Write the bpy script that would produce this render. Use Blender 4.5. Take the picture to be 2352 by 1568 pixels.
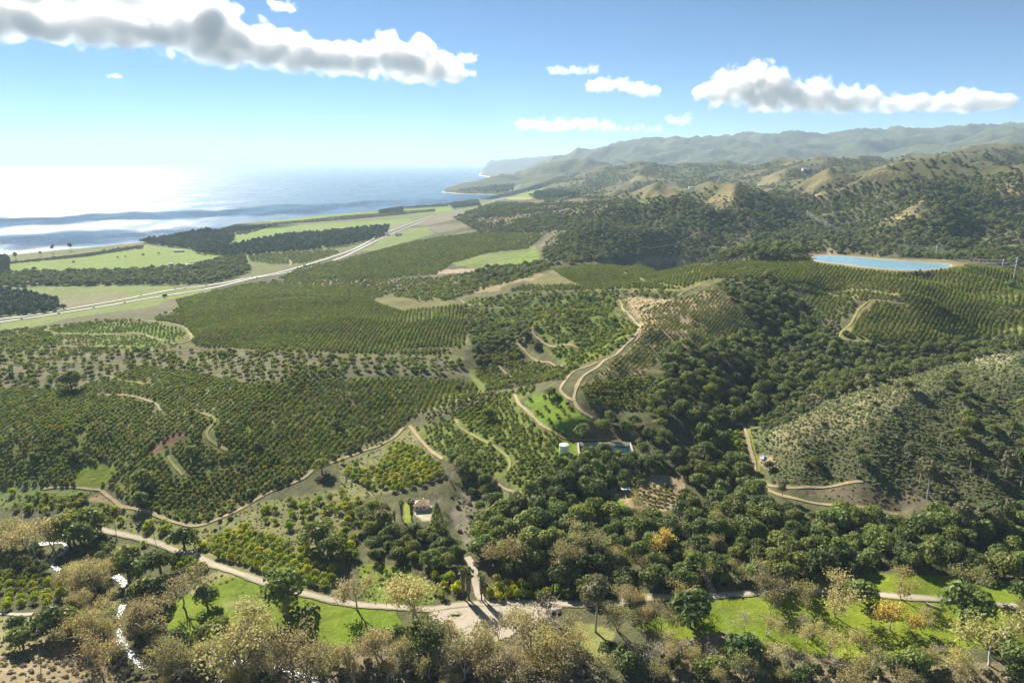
import bpy, math, random
import numpy as np
R = math.radians
for o in list(bpy.data.objects): bpy.data.objects.remove(o, do_unlink=True)
SC = bpy.context.scene
COL = SC.collection
RNG = np.random.default_rng(7)
random.seed(7)

# ------------------------------------------------------------------ camera, sky, sun, exposure
CAMZ = 300.0
PITCH = math.atan((784 - 372) / 1568)          # the sea horizon sits at 372 of 1568 picture rows
SP, CP = math.sin(PITCH), math.cos(PITCH)
cam_data = bpy.data.cameras.new('camera')
cam = bpy.data.objects.new('camera', cam_data)
COL.objects.link(cam)
cam.location = (0, 0, CAMZ)
cam.rotation_euler = (math.pi / 2 - PITCH, 0, 0)
cam_data.sensor_fit = 'HORIZONTAL'
cam_data.angle = 2 * math.atan(1176 / 1568)
cam_data.clip_start = 1.0
cam_data.clip_end = 200000.0
SC.camera = cam

SUN_AZ, SUN_EL = R(-33), R(34)                  # ahead and to the left, out of frame
world = bpy.data.worlds.new('World')
SC.world = world
world.use_nodes = True
wn = world.node_tree
bg = wn.nodes['Background']
sky = wn.nodes.new('ShaderNodeTexSky')
sky.sky_type = 'NISHITA'
sky.sun_disc = False
sky.sun_elevation = SUN_EL
sky.sun_rotation = SUN_AZ
sky.altitude = 300
sky.air_density = 0.45
sky.dust_density = 0.0
sky.ozone_density = 5.0
hs = wn.nodes.new('ShaderNodeHueSaturation')
hs.inputs['Hue'].default_value = 0.488
hs.inputs['Saturation'].default_value = 0.97
wn.links.new(sky.outputs[0], hs.inputs['Color'])
wn.links.new(hs.outputs[0], bg.inputs[0])
bg.inputs[1].default_value = 0.052
sun_d = bpy.data.lights.new('sun', 'SUN')
sun_d.energy = 5.0
sun_d.angle = R(0.53)
sun_d.color = (1.0, 0.93, 0.82)
sun = bpy.data.objects.new('sun', sun_d)
COL.objects.link(sun)
# light travels along -Z of the lamp
sdir = np.array([math.sin(SUN_AZ) * math.cos(SUN_EL), math.cos(SUN_AZ) * math.cos(SUN_EL), math.sin(SUN_EL)])
from mathutils import Vector, Matrix
sun.rotation_euler = Vector(sdir).to_track_quat('Z', 'Y').to_euler()
sun.location = (-2000, 3000, 3000)
vs = SC.view_settings
vs.view_transform = 'Standard'
vs.look = 'None'
vs.exposure = 1.38
vs.gamma = 1.0
SC.render.engine = 'CYCLES'
cy = SC.cycles
cy.use_denoising = True
cy.max_bounces = 8
cy.diffuse_bounces = 3
cy.glossy_bounces = 2
cy.transmission_bounces = 2
cy.transparent_max_bounces = 8
cy.volume_bounces = 4
cy.caustics_reflective = False
cy.caustics_refractive = False
cy.sample_clamp_indirect = 4.0
cy.use_adaptive_sampling = True
cy.adaptive_threshold = 0.025

# ------------------------------------------------------------------ picture geometry (2352 x 1568 sketch units, focal length 1568)
F = 1568.0
def ray(x, y):
    u = (np.asarray(x, float) - 1176) / F
    v = (np.asarray(y, float) - 784) / F
    return u, CP - v * SP, -(SP + v * CP)       # right, forward, up
def project(X, Y, Z):
    dz = Z - CAMZ
    depth = Y * CP - dz * SP
    up = Y * SP + dz * CP
    depth = np.maximum(depth, 1e-3)
    return 1176 + F * X / depth, 784 - F * up / depth
OFF = {'A': (0, 450), 'B': (830, 400), 'C': (1660, 400), 'E': (0, 800), 'F': (830, 800), 'G': (1660, 800),
       'H': (0, 1220), 'I': (830, 1220), 'J': (1660, 1220), 'D': None}
def P(t, *pts):
    """sketch points read off one enlarged tile of the survey picture"""
    a = np.array(pts, float).reshape(-1, 2)
    if t == 'D': return a
    ox, oy = OFF[t]
    return np.stack([(ox + a[:, 0] / 2.8) * 0.9408, (oy + a[:, 1] / 2.8) * 0.9408], 1)
def inpoly(poly, x, y):
    poly = np.asarray(poly, float)
    x = np.asarray(x); y = np.asarray(y)
    res = np.zeros(x.shape, bool)
    bb = (x >= poly[:, 0].min()) & (x <= poly[:, 0].max()) & (y >= poly[:, 1].min()) & (y <= poly[:, 1].max())
    if not bb.any(): return res
    xs, ys = x[bb], y[bb]
    ins = np.zeros(xs.shape, bool)
    n = len(poly); j = n - 1
    for i in range(n):
        xi, yi = poly[i]; xj, yj = poly[j]
        if yi != yj:
            c = ((yi > ys) != (yj > ys)) & (xs < (xj - xi) * (ys - yi) / (yj - yi) + xi)
            ins ^= c
        j = i
    res[bb] = ins
    return res

# ------------------------------------------------------------------ noise
_perm = np.random.default_rng(3).permutation(512)
_grad = np.stack([np.cos(np.arange(512) * 2.399963), np.sin(np.arange(512) * 2.399963)], 1)
def perlin(x, y):
    xi = np.floor(x).astype(np.int64); yi = np.floor(y).astype(np.int64)
    xf = x - xi; yf = y - yi
    def g(ix, iy, fx, fy):
        h = _perm[(_perm[ix & 511] + iy) & 511]
        return _grad[h, 0] * fx + _grad[h, 1] * fy
    u = xf * xf * xf * (xf * (xf * 6 - 15) + 10); v = yf * yf * yf * (yf * (yf * 6 - 15) + 10)
    a = g(xi, yi, xf, yf); b = g(xi + 1, yi, xf - 1, yf)
    c = g(xi, yi + 1, xf, yf - 1); d = g(xi + 1, yi + 1, xf - 1, yf - 1)
    return (a + (b - a) * u) + ((c + (d - c) * u) - (a + (b - a) * u)) * v
def fbm(x, y, wl, oct=4, gain=0.5):
    s = 0; a = 1.0
    for k in range(oct):
        s = s + a * perlin(x / wl + 17.3 * k, y / wl - 9.1 * k); wl = wl / 2; a *= gain
    return s
def ridged(x, y, wl, oct=4, gain=0.5):
    s = 0; a = 1.0; t = 0
    for k in range(oct):
        n = 1 - np.abs(perlin(x / wl + 31.7 * k, y / wl + 5.3 * k)) * 2.2
        s = s + a * n; t += a; wl = wl / 2; a *= gain
    return s / t

# ------------------------------------------------------------------ terrain: levels surveyed at points of the picture
CT = []
def cz(*a):                                     # x, y, level
    for i in range(0, len(a), 3):
        x, y, z = a[i:i + 3]
        u, f, w = ray(x, y); t = (CAMZ - z) / -w
        CT.append((u * t, f * t, z))
def cd(*a):                                     # x, y, distance
    for i in range(0, len(a), 3):
        x, y, D = a[i:i + 3]
        u, f, w = ray(x, y); t = D / f
        CT.append((u * t, D, CAMZ + w * t))
def cx(*a):                                     # x of the column, distance, level
    for i in range(0, len(a), 3):
        x, D, z = a[i:i + 3]
        CT.append(((x - 1176) / F * D / 0.99, D, z))
# valley floor in front
cz(-300,1568,72, 0,1568,63, 0,1480,58, 100,1400,54, 300,1568,51, 290,1480,50, 130,1270,48, 0,1300,50, -300,1300,50, -300,1120,48, 0,1130,49,
   230,1130,52, 400,1200,52, 500,1330,54, 640,1400,55, 800,1480,54, 700,1568,51, 1000,1568,54, 1060,1410,58, 900,1330,58, 700,1250,58, 830,1100,62,
   970,1165,64, 760,1160,60, 600,1220,57, 1300,1400,60, 1300,1568,57, 1600,1500,60, 1640,1370,64, 1900,1480,62, 2000,1380,66, 2352,1400,68, 2352,1560,64,
   2700,1450,72, 1800,1280,68, 1200,1250,64, 1250,1146,73, 1450,1150,75, 1600,1200,71, 1900,1230,69, 2100,1250,72)
cx(1176,180,54, 300,180,70, 2052,180,60, -200,180,80, 2600,180,66)
# left orchard hill
cz(0,1000,72, 150,1050,66, 300,1050,66, 450,1100,62, 550,1150,56, 430,1180,53, 300,1130,58, 0,900,84, 200,900,86, 400,950,82, 550,1000,78, 700,1050,67,
   800,1000,69, 900,980,67, 650,920,84, 850,900,80, 1000,880,76, 1060,900,72, 960,960,68, 0,820,76, 150,830,84, 300,850,90, 500,850,92, 700,850,92,
   900,820,86, 1050,800,80, 0,770,60, 230,760,74, 430,770,77, 420,700,68, 600,700,74, 800,690,78, 950,700,78, 1050,740,80, 750,760,88, 600,780,88,
   -300,900,84, -300,770,62)
# coastal plain and the highway
cz(0,738,30, -300,760,30, 250,690,32, 420,660,34, 640,622,35, 820,570,36, 1040,485,38, 600,660,44, 700,640,46, 900,640,58, 800,600,44, 1000,600,62, 900,560,48,
   1050,560,64, 1000,650,64, 850,670,64, 0,600,14, 0,650,18, 200,640,20, 200,600,14, 400,580,16, 400,630,24, 560,580,22, 700,540,20, 600,530,14, 800,500,14,
   900,520,26, 1000,485,16, 1130,460,14, 1040,442,14, 1160,440,24, 1210,425,30, 1180,415,16, 1125,403,14, -300,620,16, -300,660,20)
# middle: side canyon, knoll, spur with the dirt road
cz(1100,900,70, 1180,830,72, 1150,780,74, 1200,740,84, 1100,720,84, 1000,690,76, 1250,760,93, 1350,740,99, 1400,800,92, 1280,830,80, 1300,800,92,
   1240,870,76, 1180,890,72, 1430,690,112, 1350,690,101, 1250,690,96, 1100,690,90, 1470,760,120, 1410,815,116, 1340,870,110, 1322,910,106, 1340,950,100,
   1550,690,130, 1640,640,138, 1600,720,126, 1500,800,116, 1450,870,110, 1420,930,100, 1280,900,100, 1220,930,92, 1200,1000,84, 1100,960,80, 1000,1000,74,
   1080,1040,76, 1150,1080,74, 1100,1120,66, 1296,1030,88, 1390,1025,88, 1460,1030,88, 1560,1000,86, 1500,1060,81, 1400,1090,78,
   1600,950,90, 1580,850,112, 1650,900,94, 1700,850,94, 1700,970,80, 1740,1060,72, 1650,1100,72)
# right: canyon, reservoir hill, near right hill
cz(1780,920,80, 1860,880,84, 1960,830,90, 1800,800,92, 1700,760,112, 1750,700,118, 1850,720,104, 1900,780,94,
   1700,620,142, 1870,590,146, 1870,605,145, 2020,620,145, 2180,605,145, 2020,588,145, 2210,600,146, 1850,640,140, 2000,650,139, 2000,690,126, 1950,740,110,
   1980,785,100, 2100,700,126, 2100,780,104, 2250,650,136, 2300,640,134, 2352,680,128, 2352,740,116, 2250,780,100, 2700,700,130,
   1750,1000,82, 1850,950,100, 2000,885,116, 2150,840,128, 2352,795,142, 2600,760,150, 1850,1050,84, 2000,1000,100, 2150,950,112, 2352,900,124,
   2100,1080,86, 1900,1100,76, 2250,1060,94, 2352,1020,104, 2352,1150,80, 2200,1160,76, 2060,1180,68, 2700,1000,122, 2650,1200,80)
cx(2150,660,98, 2330,680,104)
# behind the reservoir and the middle hills
cz(1450,600,100, 1550,600,102, 1500,580,100, 1350,590,95, 1280,600,92, 1300,620,100, 1240,630,104, 1160,640,90, 1100,660,84, 1130,600,74, 1200,580,76, 1240,560,80)
cd(1770,560,1270, 1850,572,1230, 2150,590,1480, 1280,540,1900, 1400,560,1700, 1500,575,1500, 1800,512,1750, 1650,535,1700, 1600,500,2100, 1450,490,2300,
   1700,480,2100, 1300,500,2300, 1250,480,2800, 1500,460,2700, 1700,455,2500, 1900,440,2300, 2000,425,2250, 2150,415,2150, 2352,405,2100, 2600,400,2100,
   2000,480,1900, 2150,480,1850, 2300,470,1800, 2352,520,1600, 2100,520,1650, 1950,530,1650, 1900,560,1480, 2000,565,1500, 2100,575,1480, 2300,580,1350,
   2352,600,1300, 2600,560,1400,
   1250,460,3500, 1200,470,3300, 1350,450,3500, 1150,480,3000, 1300,430,5000, 1450,440,4200, 1600,440,3600, 1700,430,3800, 1230,410,7500, 1180,405,8500,
   1150,400,9500, 1250,380,8500, 1330,374,8000, 1400,395,7000, 1470,374,6000, 1540,380,5800, 1640,392,5500, 1700,385,5000, 1760,373,4800, 1850,379,4500,
   1960,365,4500, 2030,382,4300, 2100,373,4200, 2200,355,3900, 2352,340,3700, 2600,330,3700,
   1500,420,4500, 1700,410,4300, 1900,400,3500, 2100,396,3000, 2250,386,3000,
   1345,347,12000, 1300,358,12500, 1400,336,12500, 1500,319,12500, 1600,312,12500, 1700,314,12500, 1800,311,12500, 2000,308,12500, 2100,304,12500, 2200,308,12500,
   2352,300,12000, 2700,295,12000, 2352,325,7000, 2250,345,7000, 2700,310,7000, 1200,367,24000, 1150,371,26000, 1250,364,22000)
cx(1800,1950,118, 1650,1900,112, 2352,2700,185, 2000,2800,190, 1500,3300,118, 1500,9000,190, 1800,8000,210, 2100,7000,250, 1400,9500,180, 1900,17000,400, 1500,17000,350, 2352,17000,450,
   2352,5200,260, 2000,5500,250, 1700,6500,210, 1250,16000,150, 1300,15000,250, 1200,20000,200, 1150,16000,40, 2000,25000,400, 1400,25000,400)

KA = 1.9
CT = np.array(CT)
def cvt(X, Y): return np.stack([np.log(Y), KA * X / Y], 1)
_pc = cvt(CT[:, 0], CT[:, 1])
def _phi(r2): return np.where(r2 > 1e-12, 0.5 * r2 * np.log(r2 + 1e-12), 0)
_n = len(CT)
_d2 = ((_pc[:, None] - _pc[None]) ** 2).sum(2)
_A = np.zeros((_n + 3, _n + 3))
_A[:_n, :_n] = _phi(_d2) + np.eye(_n) * 2e-4
_A[:_n, _n] = 1; _A[:_n, _n + 1:] = _pc; _A[_n, :_n] = 1; _A[_n + 1:, :_n] = _pc.T
_w = np.linalg.solve(_A, np.concatenate([CT[:, 2], np.zeros(3)]))
def base_level(X, Y):
    q = cvt(X, Y); out = np.empty(len(X))
    for s in range(0, len(X), 20000):
        b = q[s:s + 20000]
        d2 = ((b[:, None] - _pc[None]) ** 2).sum(2)
        out[s:s + 20000] = _phi(d2) @ _w[:_n] + _w[_n] + b @ _w[_n + 1:]
    return out

NR, NC = 840, 700
Y0, Y1, AM = 150.0, 29000.0, 1.2
LR = math.log(Y1 / Y0) / (NR - 1)
gy = Y0 * np.exp(LR * np.arange(NR))
ga = np.linspace(-AM, AM, NC)
# levels on a coarser net first, then refined
cyi = np.linspace(0, NR - 1, 280); cai = np.linspace(0, NC - 1, 350)
_gy, _ga = np.meshgrid(Y0 * np.exp(LR * cyi), -AM + cai * (2 * AM / (NC - 1)), indexing='ij')
Zc = base_level((_gy * _ga).ravel(), _gy.ravel()).reshape(_gy.shape)
def bil(Zg, fi, fj):
    i = np.clip(np.floor(fi).astype(int), 0, Zg.shape[0] - 2); j = np.clip(np.floor(fj).astype(int), 0, Zg.shape[1] - 2)
    a = np.clip(fi - i, 0, 1); b = np.clip(fj - j, 0, 1)
    return (Zg[i, j] * (1 - a) + Zg[i + 1, j] * a) * (1 - b) + (Zg[i, j + 1] * (1 - a) + Zg[i + 1, j + 1] * a) * b
GI, GJ = np.meshgrid(np.arange(NR), np.arange(NC), indexing='ij')
GY = np.repeat(gy[:, None], NC, 1); GX = GY * ga[None]
Z = bil(Zc, GI * (279 / (NR - 1)), GJ * (349 / (NC - 1)))
# wild hills are cut by gullies, worked land is smoother
def wild_amount(X, Y):
    px, py = project(X, Y, np.full(X.shape, 100.0))
    return np.clip((X / Y + 0.05) * 3, 0, 1)
a_ = GX / GY
wmid = np.clip((GY - 1250) / 350, 0, 1) * np.clip((GX - 0.07 * GY) / 260, 0, 1)
wfar = np.clip((GY - 2600) / 1500, 0, 1) * np.clip((Z - 60) / 120, 0, 1)
wnear = np.clip((GX - 220) / 120, 0, 1) * np.clip((GY - 420) / 60, 0, 1) * np.clip((1000 - GY) / 300, 0, 1)
RID = ridged(GX * 0.95 + 0.25 * GY, GY * 0.5, 520, 5, 0.42) - 0.62
Z = Z + wmid * (1 - 0.5 * wfar) * 215 * RID
Z = Z + wfar * 190 * (ridged(GX * 0.8 + 0.3 * GY, GY * 0.6, 1150, 6, 0.52) - 0.64) * np.clip(GY / 6000, 0.35, 1.5)
Z = Z + wnear * 10 * (ridged(GX * 0.4, GY, 120, 3) - 0.62)
wc = np.clip((GX + 140) / 80, 0, 1) * np.clip((GY - 480) / 80, 0, 1) * np.clip((1150 - GY) / 100, 0, 1)
Z = Z + wc * 20 * (ridged(GX * 0.9 + 0.3 * GY + 60, GY * 0.8, 170, 3) - 0.62)
Z = Z + 12.0 * fbm(GX, GY, 190, 4, 0.42) * np.clip((GY - 430) / 120, 0.25, 1) * np.clip((Z - 56) / 20, 0.04, 1)
Z = Z + 0.5 * fbm(GX, GY, 22, 2) * np.clip((GY - 300) / 100, 0.3, 1)

# the sea cuts the land along the coast line
COAST = P('D', -1500,700, -400,640, -100,607, 0,594, 60,587, 200,574, 330,561, 400,548, 470,536, 510,528, 540,518, 640,508, 800,492, 930,480, 1000,475.5,
          1060,466, 1110,459, 1135,452, 1140,446, 1100,445.5, 1060,445, 1020,441, 1060,436, 1120,431.5, 1180,424, 1165,419, 1140,412, 1125,405, 1105,402,
          1115,394, 1135,388, 1150,382, 1160,378, 1150,374.6, 1140,372.5, -1500,372.5)
pxs, pys = project(GX, GY, np.zeros_like(GX))
SEA = inpoly(COAST, pxs, pys)
# coastal land keeps a bluff of at least 10 m
Z = np.where(SEA, -6.0, np.maximum(Z, 9 + 2 * fbm(GX, GY, 200, 3)))

def height(X, Y):
    X = np.asarray(X, float); Y = np.asarray(Y, float)
    return bil(Z, np.log(np.maximum(Y, 1) / Y0) / LR, (X / np.maximum(Y, 1) + AM) * (NC - 1) / (2 * AM))
def level_pad(X, Y, rx, ry, z, rot=0, soft=0.6):
    global Z
    c, s = math.cos(rot), math.sin(rot)
    dx = (GX - X) * c + (GY - Y) * s; dy = -(GX - X) * s + (GY - Y) * c
    d = np.maximum(np.abs(dx) / rx, np.abs(dy) / ry)
    w = np.clip((1 + soft - d) / soft, 0, 1); w = w * w * (3 - 2 * w)
    Z = Z * (1 - w) + z * w
_TT = np.exp(np.linspace(math.log(160), math.log(28000), 6000))
def at(x, y):
    """first ground point behind a sketch point"""
    u, f, w = ray(x, y)
    t = _TT / f
    z = CAMZ + w * t
    h = np.maximum(height(u * t, _TT), 0)
    k = np.nonzero(z <= h)[0]
    k = k[0] if len(k) else len(t) - 1
    return np.array([u * t[k], _TT[k], h[k]])
def ats(pts): return np.array([at(a, b) for a, b in pts])
# ------------------------------------------------------------------ helpers
def tag(o, label=None, cat=None, group=None, kind=None):
    if label: o['label'] = label
    if cat: o['category'] = cat
    if group: o['group'] = group
    if kind: o['kind'] = kind
    return o
def link(name, data, parent=None, loc=None):
    o = bpy.data.objects.new(name, data)
    COL.objects.link(o)
    if parent is not None: o.parent = parent
    if loc is not None: o.location = [float(c) for c in loc]
    return o
def mesh(name, v, f, mat=None, smooth=False):
    me = bpy.data.meshes.new(name)
    me.from_pydata(np.asarray(v, float).tolist(), [], f if isinstance(f, list) else f.tolist())
    if smooth: me.polygons.foreach_set('use_smooth', [True] * len(me.polygons))
    if mat is not None: me.materials.append(mat)
    me.update()
    return me
def big_mesh(name, v, quads, mat, smooth=True):
    me = bpy.data.meshes.new(name)
    nv, nf = len(v), len(quads)
    me.vertices.add(nv); me.vertices.foreach_set('co', np.asarray(v, np.float32).ravel())
    me.loops.add(nf * 4); me.loops.foreach_set('vertex_index', np.asarray(quads, np.int32).ravel())
    me.polygons.add(nf)
    me.polygons.foreach_set('loop_start', np.arange(0, nf * 4, 4, dtype=np.int32))
    me.polygons.foreach_set('use_smooth', np.full(nf, smooth))
    me.materials.append(mat)
    me.update(calc_edges=True)
    return me
class NT:
    def __init__(s, name):
        s.m = bpy.data.materials.new(name); s.m.use_nodes = True
        s.t = s.m.node_tree; s.t.nodes.clear()
        s.out = s.n('ShaderNodeOutputMaterial')
    def n(s, typ, **kw):
        nd = s.t.nodes.new(typ)
        for k, v in kw.items():
            if k == 'i':
                for a, b in v.items():
                    if isinstance(b, bpy.types.NodeSocket): s.t.links.new(b, nd.inputs[a])
                    else: nd.inputs[a].default_value = b
            else: setattr(nd, k, v)
        return nd
    def l(s, a, b): s.t.links.new(a, b)
    def noise(s, vec, scale, detail=3, rough=0.55):
        return s.n('ShaderNodeTexNoise', i={'Vector': vec, 'Scale': scale, 'Detail': detail, 'Roughness': rough}).outputs['Fac']
    def mapr(s, v, a, b, c, d):
        return s.n('ShaderNodeMapRange', i={0: v, 1: a, 2: b, 3: c, 4: d}).outputs[0]
    def math(s, op, a, b=0.0):
        return s.n('ShaderNodeMath', operation=op, i={0: a, 1: b}).outputs[0]
    def mix(s, fac, a, b, mode='MIX'):
        nd = s.n('ShaderNodeMix', data_type='RGBA', blend_type=mode)
        for k, v in ((0, fac), (6, a), (7, b)):
            if isinstance(v, bpy.types.NodeSocket): s.t.links.new(v, nd.inputs[k])
            else: nd.inputs[k].default_value = v if k == 0 else (*v, 1)[:4]
        return nd.outputs[2]
def hsv(nt, col, h, sat, val):
    return nt.n('ShaderNodeHueSaturation', i={'Hue': h, 'Saturation': sat, 'Value': val, 'Color': col}).outputs[0]
def surf(name, color, rough=0.85, var=0.35, scale=0.5, metal=0.0, bump=0.0, spec=0.3, bscale=None):
    nt = NT(name)
    pos = nt.n('ShaderNodeTexCoord').outputs['Object']
    f = nt.noise(pos, scale, 4)
    c = nt.mix(f, tuple(x * (1 - var) for x in color), tuple(min(1, x * (1 + var)) for x in color))
    b = nt.n('ShaderNodeBsdfPrincipled', i={'Base Color': c, 'Roughness': rough, 'Metallic': metal, 'Specular IOR Level': spec})
    if bump:
        bp = nt.n('ShaderNodeBump', i={'Height': nt.noise(pos, bscale or scale * 4, 3), 'Strength': 0.6, 'Distance': bump})
        nt.l(bp.outputs[0], b.inputs['Normal'])
    nt.l(b.outputs[0], nt.out.inputs[0])
    return nt.m

# ------------------------------------------------------------------ level places before the ground is meshed
def on_plane(pts, z):
    u, f, w = ray(pts[:, 0], pts[:, 1]); t = (CAMZ - z) / -w
    return np.stack([u * t, f * t], 1)
POND_PX = P('C', 912,648, 935,634, 990,628, 1060,628, 1200,638, 1350,652, 1500,664, 1600,670, 1720,677, 1800,684, 1842,692, 1835,704, 1770,716, 1660,725, 1580,727,
            1480,723, 1300,709, 1130,688, 1000,673, 935,662)
POND_Z = 145.0
POND = on_plane(POND_PX, POND_Z)
RIM_PX = P('C', 878,640, 905,622, 1060,614, 1350,640, 1640,655, 1800,653, 1965,682, 1940,702, 1830,724, 1660,740, 1500,737, 1120,700, 990,684, 900,674)
RIM = on_plane(RIM_PX, POND_Z)
_in = inpoly(RIM, GX, GY)
_nb = (GY > 700) & (GY < 1250) & (GX > RIM[:, 0].min() - 150) & (GX < RIM[:, 0].max() + 150)
_d = np.min(np.hypot(GX[_nb][:, None] - RIM[None, :, 0], GY[_nb][:, None] - RIM[None, :, 1]), 1)
Z[_nb] = np.where(GY[_nb] < POND[:, 1].mean() + 20, np.minimum(Z[_nb], POND_Z - 0.6 - 0.03 * np.maximum(0, 120 - np.maximum(_d, 20)) / 6 + np.maximum(0, _d - 120) * 0.2), Z[_nb])
Z[_in] = POND_Z
HOUSE = at(966, 1172); TANK = at(1296, 1040); BOX_C = at(1396, 1046)
level_pad(HOUSE[0], HOUSE[1] - 3, 13, 14, HOUSE[2], 0.1, 0.8)
level_pad(TANK[0], TANK[1] + 3, 7, 8, TANK[2], 0, 1.0)
level_pad(BOX_C[0], BOX_C[1] + 13, 24, 15, BOX_C[2], 0, 0.9)
PLAZA = P('I', 600,745, 700,722, 950,700, 1250,700, 1500,700, 1530,735, 1430,800, 1250,900, 1000,980, 850,985, 760,960, 640,870, 620,800)
PLZ = at(1060, 1425)
level_pad(PLZ[0] + 18, PLZ[1], 55, 28, PLZ[2], 0, 0.7)

# ------------------------------------------------------------------ what covers the ground
GPX, GPY = project(GX, GY, Z)
C_GRASS = (0.16, 0.228, 0.018); C_GRASS2 = (0.16, 0.20, 0.055); C_MEADOW = (0.17, 0.24, 0.045); C_DRY = (0.30, 0.235, 0.14); C_SOIL = (0.205, 0.175, 0.135)
C_TAN = (0.40, 0.30, 0.20); C_SCRUB = (0.110, 0.112, 0.058); C_ORCH = (0.155, 0.155, 0.062); C_WOOD = (0.060, 0.062, 0.034); C_RED = (0.20, 0.12, 0.085)
C_SAGE = (0.175, 0.185, 0.09)
COVER = np.zeros(GX.shape + (3,))
zx = np.zeros_like(Z); zx[:, 1:-1] = (Z[:, 2:] - Z[:, :-2]) / (GX[:, 2:] - GX[:, :-2])
zy = np.zeros_like(Z); zy[1:-1] = (Z[2:] - Z[:-2]) / (GY[2:] - GY[:-2])
# slopes turned from the midday sun carry oak scrub, sunny ones dry grass
ASPECT = (-zx * sdir[0] - zy * sdir[1]) / 0.35
WILD = 0.7 * fbm(GX, GY, 240, 5) + 0.45 * ASPECT + 0.9 * RID
k = np.clip((WILD - 0.12) * 3, 0, 1)[..., None]
dry = np.array((0.185, 0.162, 0.088)) * (1 + 0.25 * fbm(GX, GY, 700, 3)[..., None])
COVER[:] = np.array(C_SCRUB) * 0.8 * (1 - k) + dry * k
near = np.clip((1250 - GY) / 200, 0, 1)[..., None]
COVER[:] = COVER * (1 - near) + np.array(C_SCRUB) * near
k2 = np.clip((WILD + 0.4 * fbm(GX, GY, 900, 4) - 0.28) * 2.5, 0, 1)[..., None]
fr = np.clip((GY - 3800) / 1500, 0, 1)[..., None]
COVER[:] = COVER * (1 - fr) + (np.array((0.075, 0.085, 0.045)) * (1 - k2) + np.array((0.19, 0.16, 0.095)) * k2) * fr
_JX = fbm(GX, GY, 40, 3) * 2; _JY = fbm(GX + 500, GY, 40, 3)
def paint(poly, c, rough=0.0, amount=1.0):
    x, y = GPX, GPY
    if rough: x = x + rough * _JX; y = y + rough * _JY
    m = inpoly(poly, x, y) & (GY < 9000)
    COVER[m] = COVER[m] * (1 - amount) + np.array(c) * amount

G_LIST = []
def cover(poly, c, rough=3.0, amount=1.0): G_LIST.append((poly, c, rough, amount))
# coastal plain
cover(P('D', -500,560, 320,540, 560,505, 1000,470, 1130,450, 1190,430, 1200,440, 1130,470, 1040,490, 930,520, 820,572, 640,628, 420,665, 250,695, 0,745, -500,800), (0.135,0.150,0.055))
cover(P('A', 40,560, 80,525, 400,490, 700,450, 1000,415, 1200,430, 1500,480, 1480,500, 1250,545, 1000,580, 450,608, 80,585), C_MEADOW, 1)
cover(P('D', 505,548, 620,522, 780,512, 940,502, 950,506, 890,525, 790,536, 700,542, 600,558, 510,562), C_MEADOW, 1)
cover(P('D', 600,508, 790,491, 1000,480, 1010,484, 960,489, 800,501, 650,510), C_MEADOW, 1)
cover(P('D', 930,482, 1030,474, 1040,484, 940,493), C_MEADOW, .5)
cover(P('D', 800,535, 900,520, 950,506, 930,520, 880,535), C_SOIL, 1)
cover(P('D', 0,662, 252,655, 386,655, 403,664, 302,686, 161,705, 134,692, 110,675), C_GRASS2, 2)
cover(P('D', 110,690, 160,680, 290,672, 300,684, 161,706), C_SOIL, 2, .6)
cover(P('A', 0,950, 350,895, 640,850, 850,815, 1200,755, 1440,712, 1440,735, 1100,800, 1080,830, 850,860, 500,910, 300,960, 0,1000), C_GRASS2, 1)
cover(P('A', 0,930, 640,842, 1200,745, 1440,700, 1440,690, 1200,725, 900,785, 450,865, 0,930), C_GRASS2, 0)
cover(P('B', 120,600, 230,550, 430,540, 420,575, 330,580, 240,590), C_GRASS2, 2)
cover(P('B', 330,490, 480,440, 600,430, 640,480, 500,520, 420,545, 230,550), C_GRASS2, 2)
cover(P('B', 480,420, 770,335, 1000,290, 1300,265, 1560,300, 1500,330, 1100,330, 900,350, 700,400, 600,420), C_SOIL, 3, .8)
cover(P('B', 600,430, 850,400, 900,430, 700,470, 640,470), C_SOIL, 3, .7)
cover(P('B', 1160,190, 1400,160, 1330,230, 1150,230), (0.17,0.21,0.06), 1)
cover(P('B', 1130,232, 1320,225, 1310,245, 1140,245), (0.30,0.29,0.09), .5)
cover(P('B', 1930,270, 2200,230, 2200,265, 1900,280), C_MEADOW, 1)
cover(P('B', 1370,350, 1480,320, 1460,370, 1430,390), C_MEADOW, 1)
# middle plain
cover(P('B', 740,680, 900,630, 1040,610, 1100,595, 1330,555, 1370,620, 1340,680, 1200,700, 900,710), C_GRASS2, 2)
cover(P('B', 1000,690, 1200,640, 1330,590, 1360,640, 1300,690, 1150,705), C_MEADOW, 1)
cover(P('B', 340,735, 500,735, 870,715, 1180,715, 1170,745, 860,745, 350,760), (0.36,0.29,0.22), 2)
cover(P('D', 560,655, 640,645, 740,645, 900,640, 1010,640, 980,660, 900,675, 780,662, 640,652), C_SOIL, 3)
cover(P('B', 0,900, 150,860, 400,800, 600,780, 620,830, 440,840, 300,870, 0,915), C_SOIL, 3)
cover(P('B', 930,880, 1000,800, 1080,760, 1200,740, 1340,735, 1450,780, 1640,825, 1700,840, 1500,830, 1250,800, 1100,840, 1080,870), (0.27,0.225,0.13), 3)
cover(P('B', 380,1005, 480,990, 600,980, 610,1005, 520,1020, 400,1025), C_GRASS, 1)
cover(P('D', 1060,690, 1150,680, 1420,668, 1440,690, 1430,735, 1290,735, 1225,755, 1150,745), (0.135,0.16,0.045), 4)
cover(P('B', 860,960, 940,935, 1060,925, 1050,945, 900,970), C_MEADOW, 1)
cover(P('D', 1480,590, 1590,585, 1600,603, 1480,606), C_SOIL, 1)
cover(P('C', 560,560, 720,530, 1000,570, 1160,610, 900,625, 760,600), C_DRY, 3)
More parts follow.
